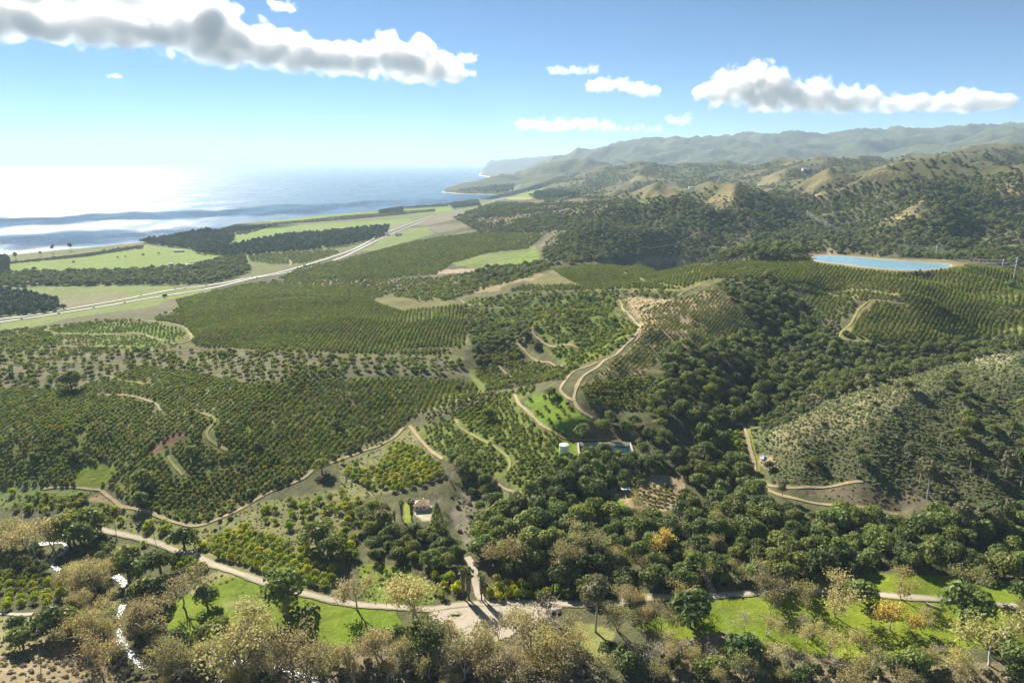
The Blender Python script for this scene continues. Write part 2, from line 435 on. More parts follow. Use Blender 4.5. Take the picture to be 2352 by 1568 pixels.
cover(P('C', 1250,390, 1450,355, 1620,330, 1640,360, 1500,380, 1300,405), C_DRY, 3)
cover(P('C', 1000,240, 1200,150, 1350,140, 1400,150, 1150,200, 700,225, 400,260, 0,235, 400,230, 700,215), C_DRY, 3, .9)
cover(P('C', 1900,220, 2352,130, 2352,190, 2200,240, 2000,260), C_DRY, 4, .8)
cover(P('C', 0,540, 200,460, 450,390, 720,380, 740,390, 460,405, 220,480, 30,545), C_DRY, 2, .8)
# worked ground under the orchards
cover(P('D', 0,760, 110,750, 230,735, 350,735, 420,700, 500,668, 560,650, 900,672, 1060,690, 1080,790, 1060,830, 800,815, 620,806, 450,797, 330,805, 0,800), C_ORCH)
cover(P('D', 230,745, 350,742, 410,755, 430,770, 400,785, 330,768, 200,766, 130,766, 110,757), (0.13,0.20,0.03), 2)
cover(P('D', 200,772, 330,772, 390,788, 330,803, 220,795), (0.13,0.19,0.04), 2)
cover(P('D', 0,800, 130,800, 420,805, 620,808, 800,815, 1000,820, 1075,835, 1040,860, 900,862, 780,855, 700,880, 600,885, 550,875, 400,850, 330,840, 240,862, 170,900, 0,885), (0.15,0.142,0.085), 5)
cover(P('D', 0,890, 170,895, 250,865, 330,845, 430,857, 560,882, 650,885, 800,872, 900,866, 1040,872, 1090,882, 1095,905, 1080,920, 1000,940, 940,960, 920,985, 830,1015, 760,1060,
      700,1095, 620,1130, 560,1165, 450,1207, 390,1190, 345,1170, 290,1150, 260,1120, 0,1120, -500,1120, -500,890), (0.165,0.175,0.065))
cover(P('E', 530,930, 800,930, 750,1050, 600,1100, 520,1100, 510,990), C_GRASS, 4, .8)
cover(P('E', 1380,960, 1620,890, 1610,940, 1400,1010), C_GRASS2, 3)
cover(P('E', 1500,730, 1700,640, 1850,720, 1700,800), C_GRASS, 6, .7)
cover(P('E', 1000,840, 1200,712, 1290,712, 1270,752, 1010,885), C_RED, 1)
cover(P('E', 500,780, 600,640, 620,650, 560,840, 490,860), C_GRASS2, 2)
cover(P('E', 0,1090, 380,1100, 640,1105, 640,1130, 300,1150, 0,1240, -900,1300, -900,1000), (0.16,0.21,0.07), 3)
cover(P('E', 580,1170, 700,1120, 800,1180, 860,1230, 760,1230, 700,1200), C_DRY, 2)
cover(P('F', 0,820, 350,760, 480,690, 640,880, 700,980, 560,1090, 280,1140, 60,1200, 0,1200), (0.21,0.21,0.10), 3)
cover(P('H', 630,180, 1000,250, 1330,360, 1700,30, 2352,-80, 2352,650, 2050,600, 1700,500, 1400,430, 1060,300), (0.20,0.20,0.09), 3)
cover(P('H', 740,0, 900,60, 1180,160, 1350,190, 1500,130, 1690,40, 1600,110, 1330,350, 1200,340, 900,240, 750,200), (0.19,0.20,0.08), 3)
cover(P('F', 500,690, 780,620, 800,570, 1000,480, 1330,390, 1340,420, 1230,500, 1240,560, 1500,740, 1440,800, 1480,860, 1640,860, 1640,1000, 1560,1080, 1480,1130, 1200,1110, 1130,1060,
      1000,1000, 880,960, 640,860), (0.15,0.18,0.045), 3)
cover(P('F', 1270,500, 1350,450, 1500,440, 1600,540, 1720,640, 1690,770, 1580,755, 1330,630), (0.15,0.23,0.025), 3)
cover(P('F', 1440,800, 1520,760, 1640,780, 1640,860, 2020,860, 2030,890, 1850,900, 1650,890, 1480,870), C_GRASS, 1)
cover(P('F', 880,270, 960,300, 1000,380, 980,470, 940,470, 900,360), C_GRASS2, 2)
cover(P('F', 1180,90, 1240,80, 1320,160, 1380,230, 1330,230, 1240,170), C_SAGE, 2)
cover(P('D', 1225,755, 1290,735, 1380,720, 1450,735, 1462,760, 1430,795, 1400,815, 1330,840, 1290,835, 1250,800), (0.13,0.17,0.035), 3)
cover(P('D', 1430,680, 1560,690, 1640,660, 1690,700, 1720,730, 1740,760, 1700,795, 1620,800, 1550,800, 1480,850, 1420,880, 1350,880, 1460,790, 1470,740), C_TAN, 5, .85)
cover(P('D', 1330,880, 1420,860, 1500,860, 1520,930, 1420,950, 1350,935), (0.19,0.17,0.09), 3)
cover(P('D', 1590,612, 1700,600, 1850,590, 1880,606, 2060,627, 2215,608, 2352,620, 2800,640, 2800,780, 2352,775, 2100,792, 2000,783, 1945,775, 1975,730, 2005,690, 1900,690, 1800,655, 1700,660, 1640,650,
      1560,668, 1270,668, 1180,668, 1270,620, 1350,608, 1430,612), (0.19,0.185,0.078), 3)
cover(P('D', 1270,668, 1330,655, 1560,668, 1600,650, 1640,645, 1640,640), (0.2,0.2,0.07), 2)
cover(P('C', 1300,925, 1340,935, 1230,1010, 1230,1040, 1190,1100, 1130,1190, 1080,1200, 1160,1080, 1200,1000), (0.24,0.22,0.10), 2)
cover(P('D', 1560,930, 1640,900, 1740,920, 1720,970, 1640,990, 1560,975), (0.20,0.15,0.10), 4)
cover(P('F', 1700,640, 2000,640, 2050,760, 1990,780, 1690,780), (0.20,0.165,0.11), 3)
# near right hill
cover(P('G', 480,700, 700,600, 1100,480, 1500,250, 1900,170, 2352,110, 3000,60, 3000,500, 2352,330, 1900,250, 1750,450, 1600,560, 1300,560, 1000,580, 800,760, 720,800, 560,860), C_SAGE, 5)
cover(P('G', 600,720, 800,640, 1050,560, 1200,500, 1500,420, 1700,440, 1500,560, 1100,720, 900,800, 720,860, 640,800), (0.225,0.20,0.115), 5)
cover(P('G', 1900,200, 2352,110, 3000,40, 3000,160, 2352,200, 2050,260), (0.25,0.225,0.16), 4)
cover(P('G', 380,620, 540,600, 640,540, 700,560, 600,620, 500,650, 380,650), C_GRASS, 2)
cover(P('G', 450,690, 500,680, 520,830, 560,1040, 640,1075, 900,1080, 870,1095, 640,1090, 540,1060, 500,930), (0.22,0.23,0.05), 1)
cover(P('G', 540,870, 620,880, 700,960, 580,960, 540,930), C_TAN, 2)
cover(P('G', 760,1110, 1250,1070, 1700,1080, 1800,1200, 1500,1280, 1200,1220), (0.15,0.125,0.09), 4)
# foreground
cover(P('F', 1850,980, 1960,960, 2150,1000, 2352,1020, 2352,1130, 2330,1230, 2200,1260, 1990,1230, 1850,1150), C_TAN, 3)
cover(P('F', 1830,1170, 1940,1170, 1950,1250, 1850,1250), C_GRASS, 2)
cover(P('F', 1050,1070, 1150,1110, 1400,1170, 1380,1200, 1200,1190, 1050,1150, 1000,1240, 950,1250), C_SAGE, 3)
cover(P('I', 820,-60, 960,0, 960,220, 980,340, 900,360, 800,220, 760,100), (0.20,0.18,0.14), 4)
cover(P('I', 500,60, 640,40, 640,140, 560,140, 510,100), (0.52,0.46,0.37), .5)
cover(P('I', 430,20, 480,30, 480,150, 440,150), (0.25,0.28,0.04), 1)
cover(P('I', 130,430, 250,440, 450,460, 620,600, 640,700, 430,720, 200,715, 120,600), (0.15,0.23,0.03), 3)
cover(P('H', 1110,770, 1290,640, 1400,520, 1500,480, 1850,590, 2050,650, 2352,720, 2352,1000, 2070,965, 1980,900, 1650,960, 1330,1000, 1150,900), (0.16,0.225,0.022), 1)
cover(P('H', 1290,640, 1400,520, 1500,480, 1640,520, 1500,540, 1400,600, 1330,650), (0.28,0.26,0.12), 2)
cover(P('H', 1500,700, 1650,670, 1760,680, 1720,730, 1560,740), (0.24,0.25,0.09), 3)
cover(P('I', 0,710, 180,730, 400,775, 420,860, 260,920, 150,1015, 0,1000), C_GRASS, 1)
cover(P('H', 0,790, 280,790, 300,950, 90,1060, 0,1060, -800,1100, -800,790), (0.27,0.25,0.13), 3)
cover(P('H', 0,1060, 100,1040, 330,940, 560,930, 700,1100, 800,1280, 900,1500, -800,1600, -800,1000), (0.30,0.235,0.155), 4)
cover(P('H', 1100,1180, 1300,1100, 2000,1050, 2352,1080, 2352,1500, 900,1500), (0.20,0.165,0.115), 4)
cover(P('I', 0,1010, 200,1010, 600,980, 900,1000, 1500,1000, 1700,960, 1800,1300, 0,1400), (0.24,0.20,0.13), 5)
cover(P('I', 1400,800, 1750,850, 1900,900, 1800,1100, 1500,1000, 1300,900), (0.25,0.255,0.09), 4)
cover(P('J', 130,650, 450,640, 960,620, 1350,650, 2352,740, 3200,800, 3200,560, 2352,560, 2000,530, 1300,500, 900,520, 1300,540, 1500,520), (0.155,0.22,0.018), 2)
cover(P('J', -300,860, 150,680, 480,650, 960,640, 1350,670, 2352,750, 3200,800, 3200,1100, 2352,1050, 2000,1000, 1700,1080, 1300,1120, 900,1060, 600,980, 300,900, 0,960), (0.18,0.235,0.020), 3)
cover(P('J', 1050,1020, 1280,1000, 1260,1130, 1150,1120, 1050,1060), (0.24,0.27,0.03), 2)
cover(P('J', 0,960, 300,900, 600,980, 1000,1080, 1300,1130, 2352,1100, 3200,1200, 3200,1600, 0,1600), (0.24,0.20,0.13), 5)
cover(RIM_PX, (0.24, 0.205, 0.12), 0)
for a in G_LIST: paint(*a)
COVER *= (1 + 0.16 * fbm(GX, GY, 60, 4) + 0.10 * fbm(GX, GY, 9, 3))[..., None]
COVER = np.clip(COVER, 0.01, 0.9)

# ------------------------------------------------------------------ ground
nt = NT('ground_cover')
pos = nt.n('ShaderNodeNewGeometry').outputs['Position']
att = nt.n('ShaderNodeAttribute', attribute_name='cover').outputs['Color']
n1 = nt.noise(pos, 0.11, 5, 0.6); n2 = nt.noise(pos, 0.9, 4, 0.65); n3 = nt.noise(pos, 0.02, 4)
c = nt.mix(nt.mapr(n1, 0.3, 0.7, 0, 1), nt.mix(1.0, att, (0.72, 0.74, 0.70), 'MULTIPLY'), nt.mix(1.0, att, (1.22, 1.18, 1.10), 'MULTIPLY'))
c = nt.mix(nt.mapr(n2, 0.25, 0.75, 0, 0.62), c, nt.mix(1.0, c, (0.48, 0.55, 0.42), 'MULTIPLY'))
n4 = nt.noise(pos, 0.35, 5, 0.7)
c = nt.mix(nt.mapr(n4, 0.50, 0.68, 0, 0.42), c, nt.mix(0.6, c, (0.30, 0.25, 0.14)))
c = hsv(nt, c, nt.mapr(n3, 0.3, 0.7, 0.485, 0.512), 1.0, 1.0)
b = nt.n('ShaderNodeBsdfPrincipled', i={'Base Color': c, 'Roughness': 0.95, 'Specular IOR Level': 0.08})
bp = nt.n('ShaderNodeBump', i={'Height': nt.math('ADD', n2, nt.math('MULTIPLY', n1, 2.0)), 'Strength': 0.8, 'Distance': 0.7})
nt.l(bp.outputs[0], b.inputs['Normal']); nt.l(b.outputs[0], nt.out.inputs[0])
M_GROUND = nt.m
idx = (GI * NC + GJ)
quads = np.stack([idx[:-1, :-1], idx[:-1, 1:], idx[1:, 1:], idx[1:, :-1]], -1).reshape(-1, 4)
keep = ~(SEA[:-1, :-1] & SEA[:-1, 1:] & SEA[1:, 1:] & SEA[1:, :-1]).reshape(-1)
quads = quads[keep]
used = np.zeros(NR * NC, bool); used[quads.ravel()] = True
remap = np.cumsum(used) - 1
gv = np.stack([GX, GY, Z], -1).reshape(-1, 3)[used]
gm = big_mesh('ground', gv, remap[quads], M_GROUND)
ca = gm.attributes.new('cover', 'FLOAT_COLOR', 'POINT')
ca.data.foreach_set('color', np.concatenate([COVER.reshape(-1, 3)[used], np.ones((used.sum(), 1))], 1).astype(np.float32).ravel())
tag(link('ground', gm), kind='structure')

# ------------------------------------------------------------------ sea
nt = NT('sea_water')
pos = nt.n('ShaderNodeNewGeometry').outputs['Position']
mp = nt.n('ShaderNodeMapping', i={'Vector': pos, 'Scale': (1.0, 0.45, 1.0), 'Rotation': (0, 0, 0.5)}).outputs[0]
big = nt.noise(mp, 0.004, 4); w1 = nt.noise(mp, 0.05, 5, 0.65); w2 = nt.noise(mp, 0.012, 3)
b = nt.n('ShaderNodeBsdfPrincipled', i={'Base Color': nt.mix(big, (0.012, 0.045, 0.070), (0.020, 0.065, 0.090)), 'Roughness': nt.mapr(big, 0.3, 0.7, 0.19, 0.30), 'IOR': 1.33})
bp = nt.n('ShaderNodeBump', i={'Height': nt.math('ADD', w1, nt.math('MULTIPLY', w2, 2.0)), 'Strength': 0.35, 'Distance': 3.0})
nt.l(bp.outputs[0], b.inputs['Normal']); nt.l(b.outputs[0], nt.out.inputs[0])
sy = np.concatenate([[800], np.exp(np.linspace(math.log(1200), math.log(90000), 60))]); sa = np.linspace(-1.6, 1.0, 40)
SXg, SYg = np.meshgrid(sa, sy); SXg = SXg * SYg
si = np.arange(SXg.size).reshape(SXg.shape)
sq = np.stack([si[:-1, :-1], si[:-1, 1:], si[1:, 1:], si[1:, :-1]], -1).reshape(-1, 4)
tag(link('sea', big_mesh('sea', np.stack([SXg, SYg, np.zeros_like(SXg)], -1).reshape(-1, 3), sq, nt.m)), kind='structure')

# surf along the far beaches
M_FOAM = surf('surf_foam', (0.75, 0.75, 0.73), 0.9, 0.2, 0.02)
M_ROADPALE = surf('pale_gravel', (0.37, 0.32, 0.25), 0.95, 0.32, 0.22, bump=0.03)
M_DIRT = surf('dirt_track', (0.40, 0.30, 0.20), 0.95, 0.38, 0.3, bump=0.05)
M_GRASSROAD = surf('grassy_track', (0.27, 0.26, 0.09), 0.95, 0.25, 0.15, bump=0.05)
M_ASPHALT = surf('concrete_carriageway', (0.27, 0.26, 0.245), 0.7, 0.12, 0.1)
M_PAINT = surf('white_road_paint', (0.75, 0.75, 0.72), 0.7, 0.1, 1.0)
def track_mat(name, color, verge, ragged=0.42, mid=0.0):
    nt = NT(name)
    pos = nt.n('ShaderNodeNewGeometry').outputs['Position']
    ac = nt.n('ShaderNodeAttribute', attribute_name='across').outputs['Fac']
    a = nt.math('ABSOLUTE', ac)
    n1 = nt.noise(pos, 0.33, 5, 0.65); n2 = nt.noise(pos, 0.06, 3)
    c = nt.mix(n1, tuple(x * 0.72 for x in color), tuple(min(1, x * 1.28) for x in color))
    c = nt.mix(nt.mapr(n2, 0.35, 0.7, 0, 0.5), c, nt.mix(1.0, c, (0.74, 0.76, 0.72), 'MULTIPLY'))
    if mid:
        c = nt.mix(nt.math('MULTIPLY', nt.mapr(a, 0.12, 0.34, mid, 0.0), nt.mapr(n1, 0.35, 0.55, 0, 1)), c, verge)
    e = nt.math('ADD', a, nt.math('MULTIPLY', nt.math('SUBTRACT', n1, 0.5), ragged * 4))
    c = nt.mix(nt.mapr(e, 0.48, 0.78, 0, 1), c, verge)
    b = nt.n('ShaderNodeBsdfPrincipled', i={'Base Color': c, 'Roughness': 0.95, 'Specular IOR Level': 0.1})
    bp = nt.n('ShaderNodeBump', i={'Height': n1, 'Strength': 0.5, 'Distance': 0.12})
    nt.l(bp.outputs[0], b.inputs['Normal']); nt.l(b.outputs[0], nt.out.inputs[0])
    return nt.m
M_ROADPALE2 = track_mat('gravel_road', (0.40, 0.345, 0.265), (0.19, 0.18, 0.09), 0.25)
M_DIRT = track_mat('dirt_track', (0.40, 0.295, 0.19), (0.17, 0.165, 0.075), 0.45, 0.75)
M_GRASSROAD = track_mat('grassy_track', (0.31, 0.27, 0.13), (0.15, 0.18, 0.04), 0.5, 0.8)
def resample(p, step):
    p = np.asarray(p, float)
    # smooth through the points (Catmull-Rom)
    q = np.vstack([2 * p[0] - p[1], p, 2 * p[-1] - p[-2]]); out = []
    for i in range(1, len(q) - 2):
        n = max(2, int(np.linalg.norm(q[i + 1, :2] - q[i, :2]) / step))
        t = np.linspace(0, 1, n, endpoint=False)[:, None]
        a, b_, c_, d = q[i - 1], q[i], q[i + 1], q[i + 2]
        out.append(0.5 * ((2 * b_) + (-a + c_) * t + (2 * a - 5 * b_ + 4 * c_ - d) * t * t + (-a + 3 * b_ - 3 * c_ + d) * t ** 3))
    out.append(p[-1:])
    return np.vstack(out)
ROADS = []
def ribbon(name, pts3, width, mat, lift=0.25, cross=4, var=0.15, kind='structure', level=None):
    p = resample(pts3[:, :2], max(2.0, pts3[:, 1].mean() * 0.006))
    d = np.gradient(p, axis=0); d /= np.linalg.norm(d, axis=1)[:, None] + 1e-9
    nrm = np.stack([-d[:, 1], d[:, 0]], 1)
    s = np.concatenate([[0], np.cumsum(np.linalg.norm(np.diff(p, axis=0), axis=1))])
    hw = width / 2 * (1 + var * perlin(s / 14 + len(ROADS) * 7.7, s * 0 + 0.5) * 2)
    rows = []
    for k in range(cross + 1):
        e = -1 + 2 * k / cross
        jit = 0.12 * width * perlin(s / 5 + 40 * k, s * 0 + 3.3 + len(ROADS)) * (abs(e) == 1)
        q = p + nrm * (e * hw + jit)[:, None]
        z = height(q[:, 0], q[:, 1]) + lift + q[:, 1] * 0.00035 if level is None else np.full(len(q), level)
        rows.append(np.column_stack([q, z]))
    v = np.stack(rows, 1).reshape(-1, 3); m = cross + 1; n = len(p)
    ii = np.arange(n * m).reshape(n, m)
    f = np.stack([ii[:-1, :-1], ii[1:, :-1], ii[1:, 1:], ii[:-1, 1:]], -1).reshape(-1, 4)
    ROADS.append((p, width))
    me = big_mesh(name, v, f, mat)
    at_ = me.attributes.new('across', 'FLOAT', 'POINT'); at_.data.foreach_set('value', np.tile(np.linspace(-1, 1, m), n).astype(np.float32))
    return tag(link(name, me), kind=kind)
def road(name, px, width, mat, **kw): return ribbon(name, ats(px), width, mat, **kw)
# valley road and yard
R_VALLEY = np.vstack([P('H', 560,175, 650,190, 750,220, 900,250, 1060,290, 1200,345, 1330,380, 1450,440, 1600,490, 1850,578, 2050,632, 2352,702), P('I', 200,722, 430,737, 620,748, 800,720, 1000,708, 1250,708, 1500,712),
                      P('J', -350,690, 0,670, 200,660, 460,640, 800,618, 960,622, 1330,650, 1550,665, 1800,682, 2050,702, 2352,730, 2700,760)])
road('road', R_VALLEY, 5.6, M_ROADPALE2, cross=6)
def sheet(name, poly_px, mat, lift=0.22, step=2.2, kind='structure', z=None):
    w = ats(poly_px)[:, :2] if z is None else on_plane(poly_px, z)
    x0, y0 = w.min(0); x1, y1 = w.max(0)
    nx, ny = int((x1 - x0) / step) + 2, int((y1 - y0) / step) + 2
    xs, ys = np.meshgrid(x0 + np.arange(nx) * step, y0 + np.arange(ny) * step)
    ins = inpoly(w, xs + 1.2 * fbm(xs, ys, 12, 2), ys + 1.2 * fbm(xs + 99, ys, 12, 2))
    zz = (height(xs, ys) + lift) if z is None else np.full(xs.shape, z)
    ii = np.arange(nx * ny).reshape(ny, nx)
    q = np.stack([ii[:-1, :-1], ii[:-1, 1:], ii[1:, 1:], ii[1:, :-1]], -1)
    ok = (ins[:-1, :-1].astype(int) + ins[:-1, 1:] + ins[1:, 1:] + ins[1:, :-1]) >= 2
    q = q[ok]; us = np.unique(q); rm = np.zeros(nx * ny, int); rm[us] = np.arange(len(us))
    return tag(link(name, big_mesh(name, np.stack([xs, ys, zz], -1).reshape(-1, 3)[us], rm[q], mat)), kind=kind)
sheet('gravel_yard', PLAZA, M_ROADPALE, 0.32, 1.6)
road('driveway', P('I', 985,705, 950,650, 935,580, 905,450, 870,390), 4.5, M_ROADPALE)
# highway
HW1 = np.vstack([P('A', -700,1020, -300,960, 0,922, 200,900, 450,857, 900,777, 1200,720, 1500,682, 1650,652, 1900,607, 2100,552, 2280,495), P('B', 130,568, 320,470, 480,410, 640,355, 770,326, 900,298, 960,283, 1090,238, 1150,200, 1200,165, 1240,142)])
HW2 = np.vstack([P('A', -700,1050, -300,990, 0,945, 350,892, 640,847, 850,812, 1200,752, 1440,712, 1600,676, 1750,640, 1950,608, 2130,566, 2320,508), P('B', 140,582, 340,486, 500,420, 640,367, 780,334, 910,305, 970,289, 1100,243, 1160,205, 1206,170, 1246,146)])
road('highway', HW1, 9.5, M_ASPHALT, var=0.0, lift=0.5)
road('highway', HW2, 9.5, M_ASPHALT, var=0.0, lift=0.5)
# farm tracks
TR = [
 (P('D', 100,1123, 215,1124, 236,1130, 262,1150, 285,1165, 353,1181, 397,1198, 453,1208, 500,1192, 560,1165, 600,1140, 690,1102, 730,1075, 830,1038, 900,1008, 928,981), 4.2, M_DIRT),
 (P('D', 940,978, 946,984, 962,1005, 982,1028, 999,1042, 1016,1055), 4.0, M_DIRT),
 (P('D', 1180,905, 1194,930, 1231,964, 1251,981, 1285,1001, 1312,1010, 1345,1012, 1400,1010), 4.0, M_DIRT),
 (P('D', 1474,750, 1463,763, 1439,790, 1412,816, 1379,837, 1349,857, 1332,873, 1322,897, 1318,917, 1325,934, 1339,947, 1362,961), 5.2, M_DIRT),
 (P('D', 1400,822, 1360,838, 1325,850, 1298,874, 1288,890, 1288,900, 1305,914, 1318,920), 4.0, M_DIRT),
 (P('D', 1474,750, 1455,735, 1435,715, 1428,702, 1422,685, 1430,675, 1460,672), 3.6, M_DIRT),
 (P('D', 1460,720, 1500,705, 1540,690, 1575,669, 1609,652, 1642,640), 4.4, M_GRASSROAD),
 (P('D', 1700,972, 1708,980, 1720,1021, 1730,1055, 1733,1072, 1736,1095, 1753,1115, 1777,1132, 1830,1146, 1965,1162, 2063,1181), 4.6, M_DIRT),
 (P('D', 1690,974, 1712,976, 1733,971), 6.0, M_DIRT),
 (P('D', 1745,1106, 1775,1117, 1817,1121, 1864,1119, 1925,1114, 1982,1106), 3.6, M_DIRT),
 (P('D', 238,862, 260,869, 302,877, 350,884), 3.4, M_GRASSROAD),
 (P('D', 230,905, 290,908, 329,917, 356,927, 370,944), 3.4, M_DIRT),
 (P('D', 437,946, 465,950, 487,958, 494,968, 477,988, 477,1005, 497,1021, 524,1035), 3.6, M_GRASSROAD),
 (P('D', 383,1036, 387,1050, 396,1065, 420,1092), 3.2, M_GRASSROAD),
 (P('D', 101,759, 128,766, 235,768, 326,769, 363,780, 400,790), 3.4, M_DIRT),
 (P('D', 400,790, 433,784, 440,773, 430,759, 403,746, 353,739, 242,737), 5.0, M_GRASSROAD),
 (P('D', 100,797, 131,796, 249,795, 336,804, 420,806, 520,809), 3.4, M_DIRT),
 (P('D', 0,828, 80,835, 160,832, 268,838), 3.4, M_GRASSROAD),
 (P('D', 2002,689, 1985,700, 1972,712, 1955,742, 1928,774, 1955,781, 1982,786, 2032,798), 4.2, M_GRASSROAD),
 (P('D', 2005,689, 2040,694, 2080,698), 3.2, M_GRASSROAD),
 (P('D', 1910,678, 1940,683, 1965,686), 3.2, M_GRASSROAD),
 (P('D', 1188,785, 1191,790, 1208,810, 1235,830, 1268,836, 1300,846), 3.6, M_DIRT),
 (P('D', 1222,760, 1226,768, 1238,780, 1268,796, 1330,801), 3.4, M_DIRT),
 (P('D', 1144,840, 1157,853, 1177,868), 3.2, M_DIRT),
 (P('D', 1046,964, 1055,980, 1077,994, 1105,1010, 1134,1025, 1161,1045, 1171,1065, 1167,1082), 4.0, M_GRASSROAD),
 (P('D', 1137,1106, 1150,1117, 1167,1126, 1218,1139, 1251,1146), 3.2, M_DIRT),
 (P('D', 1058,690, 1080,702, 1100,706, 1180,705), 3.6, M_DIRT),
 (P('D', 905,805, 1000,800, 1060,805), 3.0, M_DIRT),
 (P('D', 1560,663, 1500,650, 1470,640, 1430,625), 3.2, M_GRASSROAD),
 (P('D', 1820,655, 1880,665, 1960,668, 2060,680), 3.0, M_GRASSROAD),
 (P('H', -300,790, 0,782, 150,785, 280,780), 3.2, M_ROADPALE),
 (P('A', 1890,570, 1960,570, 1990,545, 1980,520), 5.0, M_DIRT),
 (P('C', -300,560, 0,535, 200,455, 330,415, 450,390, 720,380), 4.0, M_DIRT),
 (P('C', 60,570, 200,562, 380,566), 4.0, M_DIRT),
]
for i_, (p_, w_, m_) in enumerate(TR): road('farm_track', p_, w_ * 0.74, m_, cross=6, var=0.3)

# creek: shallow water over stones, with foam and sun sparkle painted in white
nt = NT('creek_water')
pos = nt.n('ShaderNodeNewGeometry').outputs['Position']
w1 = nt.noise(pos, 0.7, 5, 0.7); w2 = nt.noise(pos, 0.16, 3)
foam_sparkle = nt.mapr(nt.math('ADD', nt.math('MULTIPLY', w1, 0.6), nt.math('MULTIPLY', w2, 0.4)), 0.53, 0.63, 0, 1)
b = nt.n('ShaderNodeBsdfPrincipled', i={'Base Color': nt.mix(foam_sparkle, (0.05, 0.055, 0.045), (0.70, 0.72, 0.74)), 'Roughness': nt.mapr(foam_sparkle, 0, 1, 0.12, 0.4), 'IOR': 1.33})
bp = nt.n('ShaderNodeBump', i={'Height': w1, 'Strength': 0.9, 'Distance': 0.5})
nt.l(bp.outputs[0], b.inputs['Normal']); nt.l(b.outputs[0], nt.out.inputs[0])
M_CREEK = nt.m
CREEK = [P('H', 180,310, 330,300, 420,295, 455,325, 420,370, 370,400, 345,430, 380,465, 420,490), P('H', 780,520, 840,560, 872,610, 862,660, 840,720, 825,770, 808,830, 812,890, 825,950, 845,1000, 890,1045, 930,1090, 960,1130, 1000,1150, 1060,1150, 1200,1135, 1500,1115, 1650,1110, 1850,1145, 2050,1200, 2200,1260)]
for c_ in CREEK: ribbon('creek', ats(c_), 3.8, M_CREEK, lift=0.15, var=0.5, cross=6)

# reservoir on the hill
nt = NT('reservoir_water')
pos = nt.n('ShaderNodeNewGeometry').outputs['Position']
b = nt.n('ShaderNodeBsdfPrincipled', i={'Base Color': (0.17, 0.31, 0.34, 1), 'Roughness': nt.mapr(nt.noise(pos, 0.02, 3), 0.35, 0.65, 0.06, 0.22), 'IOR': 1.33})
bp = nt.n('ShaderNodeBump', i={'Height': nt.noise(pos, 0.6, 4), 'Strength': 0.05, 'Distance': 0.3})
nt.l(bp.outputs[0], b.inputs['Normal']); nt.l(b.outputs[0], nt.out.inputs[0])
M_POND = nt.m
M_BANK = surf('earth_bank', (0.34, 0.29, 0.19), 0.95, 0.2, 0.1, bump=0.1)
pr = resample(np.vstack([POND, POND[:1]]), 4)[:-1]
cen = pr.mean(0)
def ring(scale_add, z):
    d = pr - cen; L = np.linalg.norm(d, axis=1)[:, None]
    return np.column_stack([cen + d * (L + scale_add) / L, np.full(len(pr), z)])
n_ = len(pr)
tag(link('reservoir_water', mesh('reservoir_water', np.vstack([ring(0.5, POND_Z + 0.3), [[*cen, POND_Z + 0.3]]]), [[i, (i + 1) % n_, n_] for i in range(n_)], M_POND)), kind='structure')
rv = np.vstack([ring(0, POND_Z + 0.1), ring(2.2, POND_Z + 0.9), ring(3.8, POND_Z + 0.9), ring(7, POND_Z - 0.2)])
tag(link('reservoir_bank', mesh('reservoir_bank', rv, [[r * n_ + i, r * n_ + (i + 1) % n_, (r + 1) * n_ + (i + 1) % n_, (r + 1) * n_ + i] for r in range(3) for i in range(n_)], M_BANK, True)), kind='structure')
# ------------------------------------------------------------------ plants
def leaf_mat(name, cols, transl=0.38, var=0.25, rough=0.55, spec=0.25, nscale=0.35):
    nt = NT(name)
    rnd = nt.n('ShaderNodeObjectInfo').outputs['Random']
    pos = nt.n('ShaderNodeNewGeometry').outputs['Position']
    cl = nt.noise(pos, nscale, 3, 0.6)
    ramp = nt.n('ShaderNodeValToRGB')
    el = ramp.color_ramp.elements
    el[0].color = (*cols[0], 1); el[0].position = 0.0
    el[1].color = (*cols[-1], 1); el[1].position = 1.0
    for i, c in enumerate(cols[1:-1]):
        e = el.new((i + 1) / (len(cols) - 1)); e.color = (*c, 1)
    nt.l(rnd, ramp.inputs[0])
    r2 = nt.math('FRACT', nt.math('MULTIPLY', rnd, 37.7))
    patch = nt.noise(pos, 0.012, 3)
    val = nt.math('MULTIPLY', nt.mapr(cl, 0.25, 0.75, 1 - var, 1 + var), nt.mapr(nt.math('ADD', r2, nt.math('MULTIPLY', patch, 1.2)), 0.3, 1.5, 0.68, 1.36))
    c = hsv(nt, ramp.outputs[0], nt.mapr(nt.math('ADD', cl, patch), 0.7, 1.3, 0.478, 0.52), 1.0, val)
    b = nt.n('ShaderNodeBsdfPrincipled', i={'Base Color': c, 'Roughness': rough, 'Specular IOR Level': spec})
    t = nt.n('ShaderNodeBsdfTranslucent', i={'Color': hsv(nt, c, 0.49, 1.1, 1.35)})
    mx = nt.n('ShaderNodeMixShader', i={0: transl, 1: b.outputs[0], 2: t.outputs[0]})
    nt.l(mx.outputs[0], nt.out.inputs[0])
    return nt.m
L_ORCH = leaf_mat('orchard_leaf', [(0.084, 0.135, 0.024), (0.127, 0.179, 0.028), (0.184, 0.214, 0.030), (0.112, 0.169, 0.033), (0.242, 0.214, 0.033)])
L_CIT = leaf_mat('citrus_leaf', [(0.162, 0.232, 0.012), (0.243, 0.294, 0.012), (0.335, 0.335, 0.015), (0.203, 0.254, 0.015), (0.152, 0.232, 0.018)], 0.32)
L_OAK = leaf_mat('oak_leaf', [(0.078, 0.114, 0.032), (0.123, 0.163, 0.041), (0.183, 0.204, 0.050), (0.102, 0.139, 0.044), (0.146, 0.191, 0.044)], 0.32)
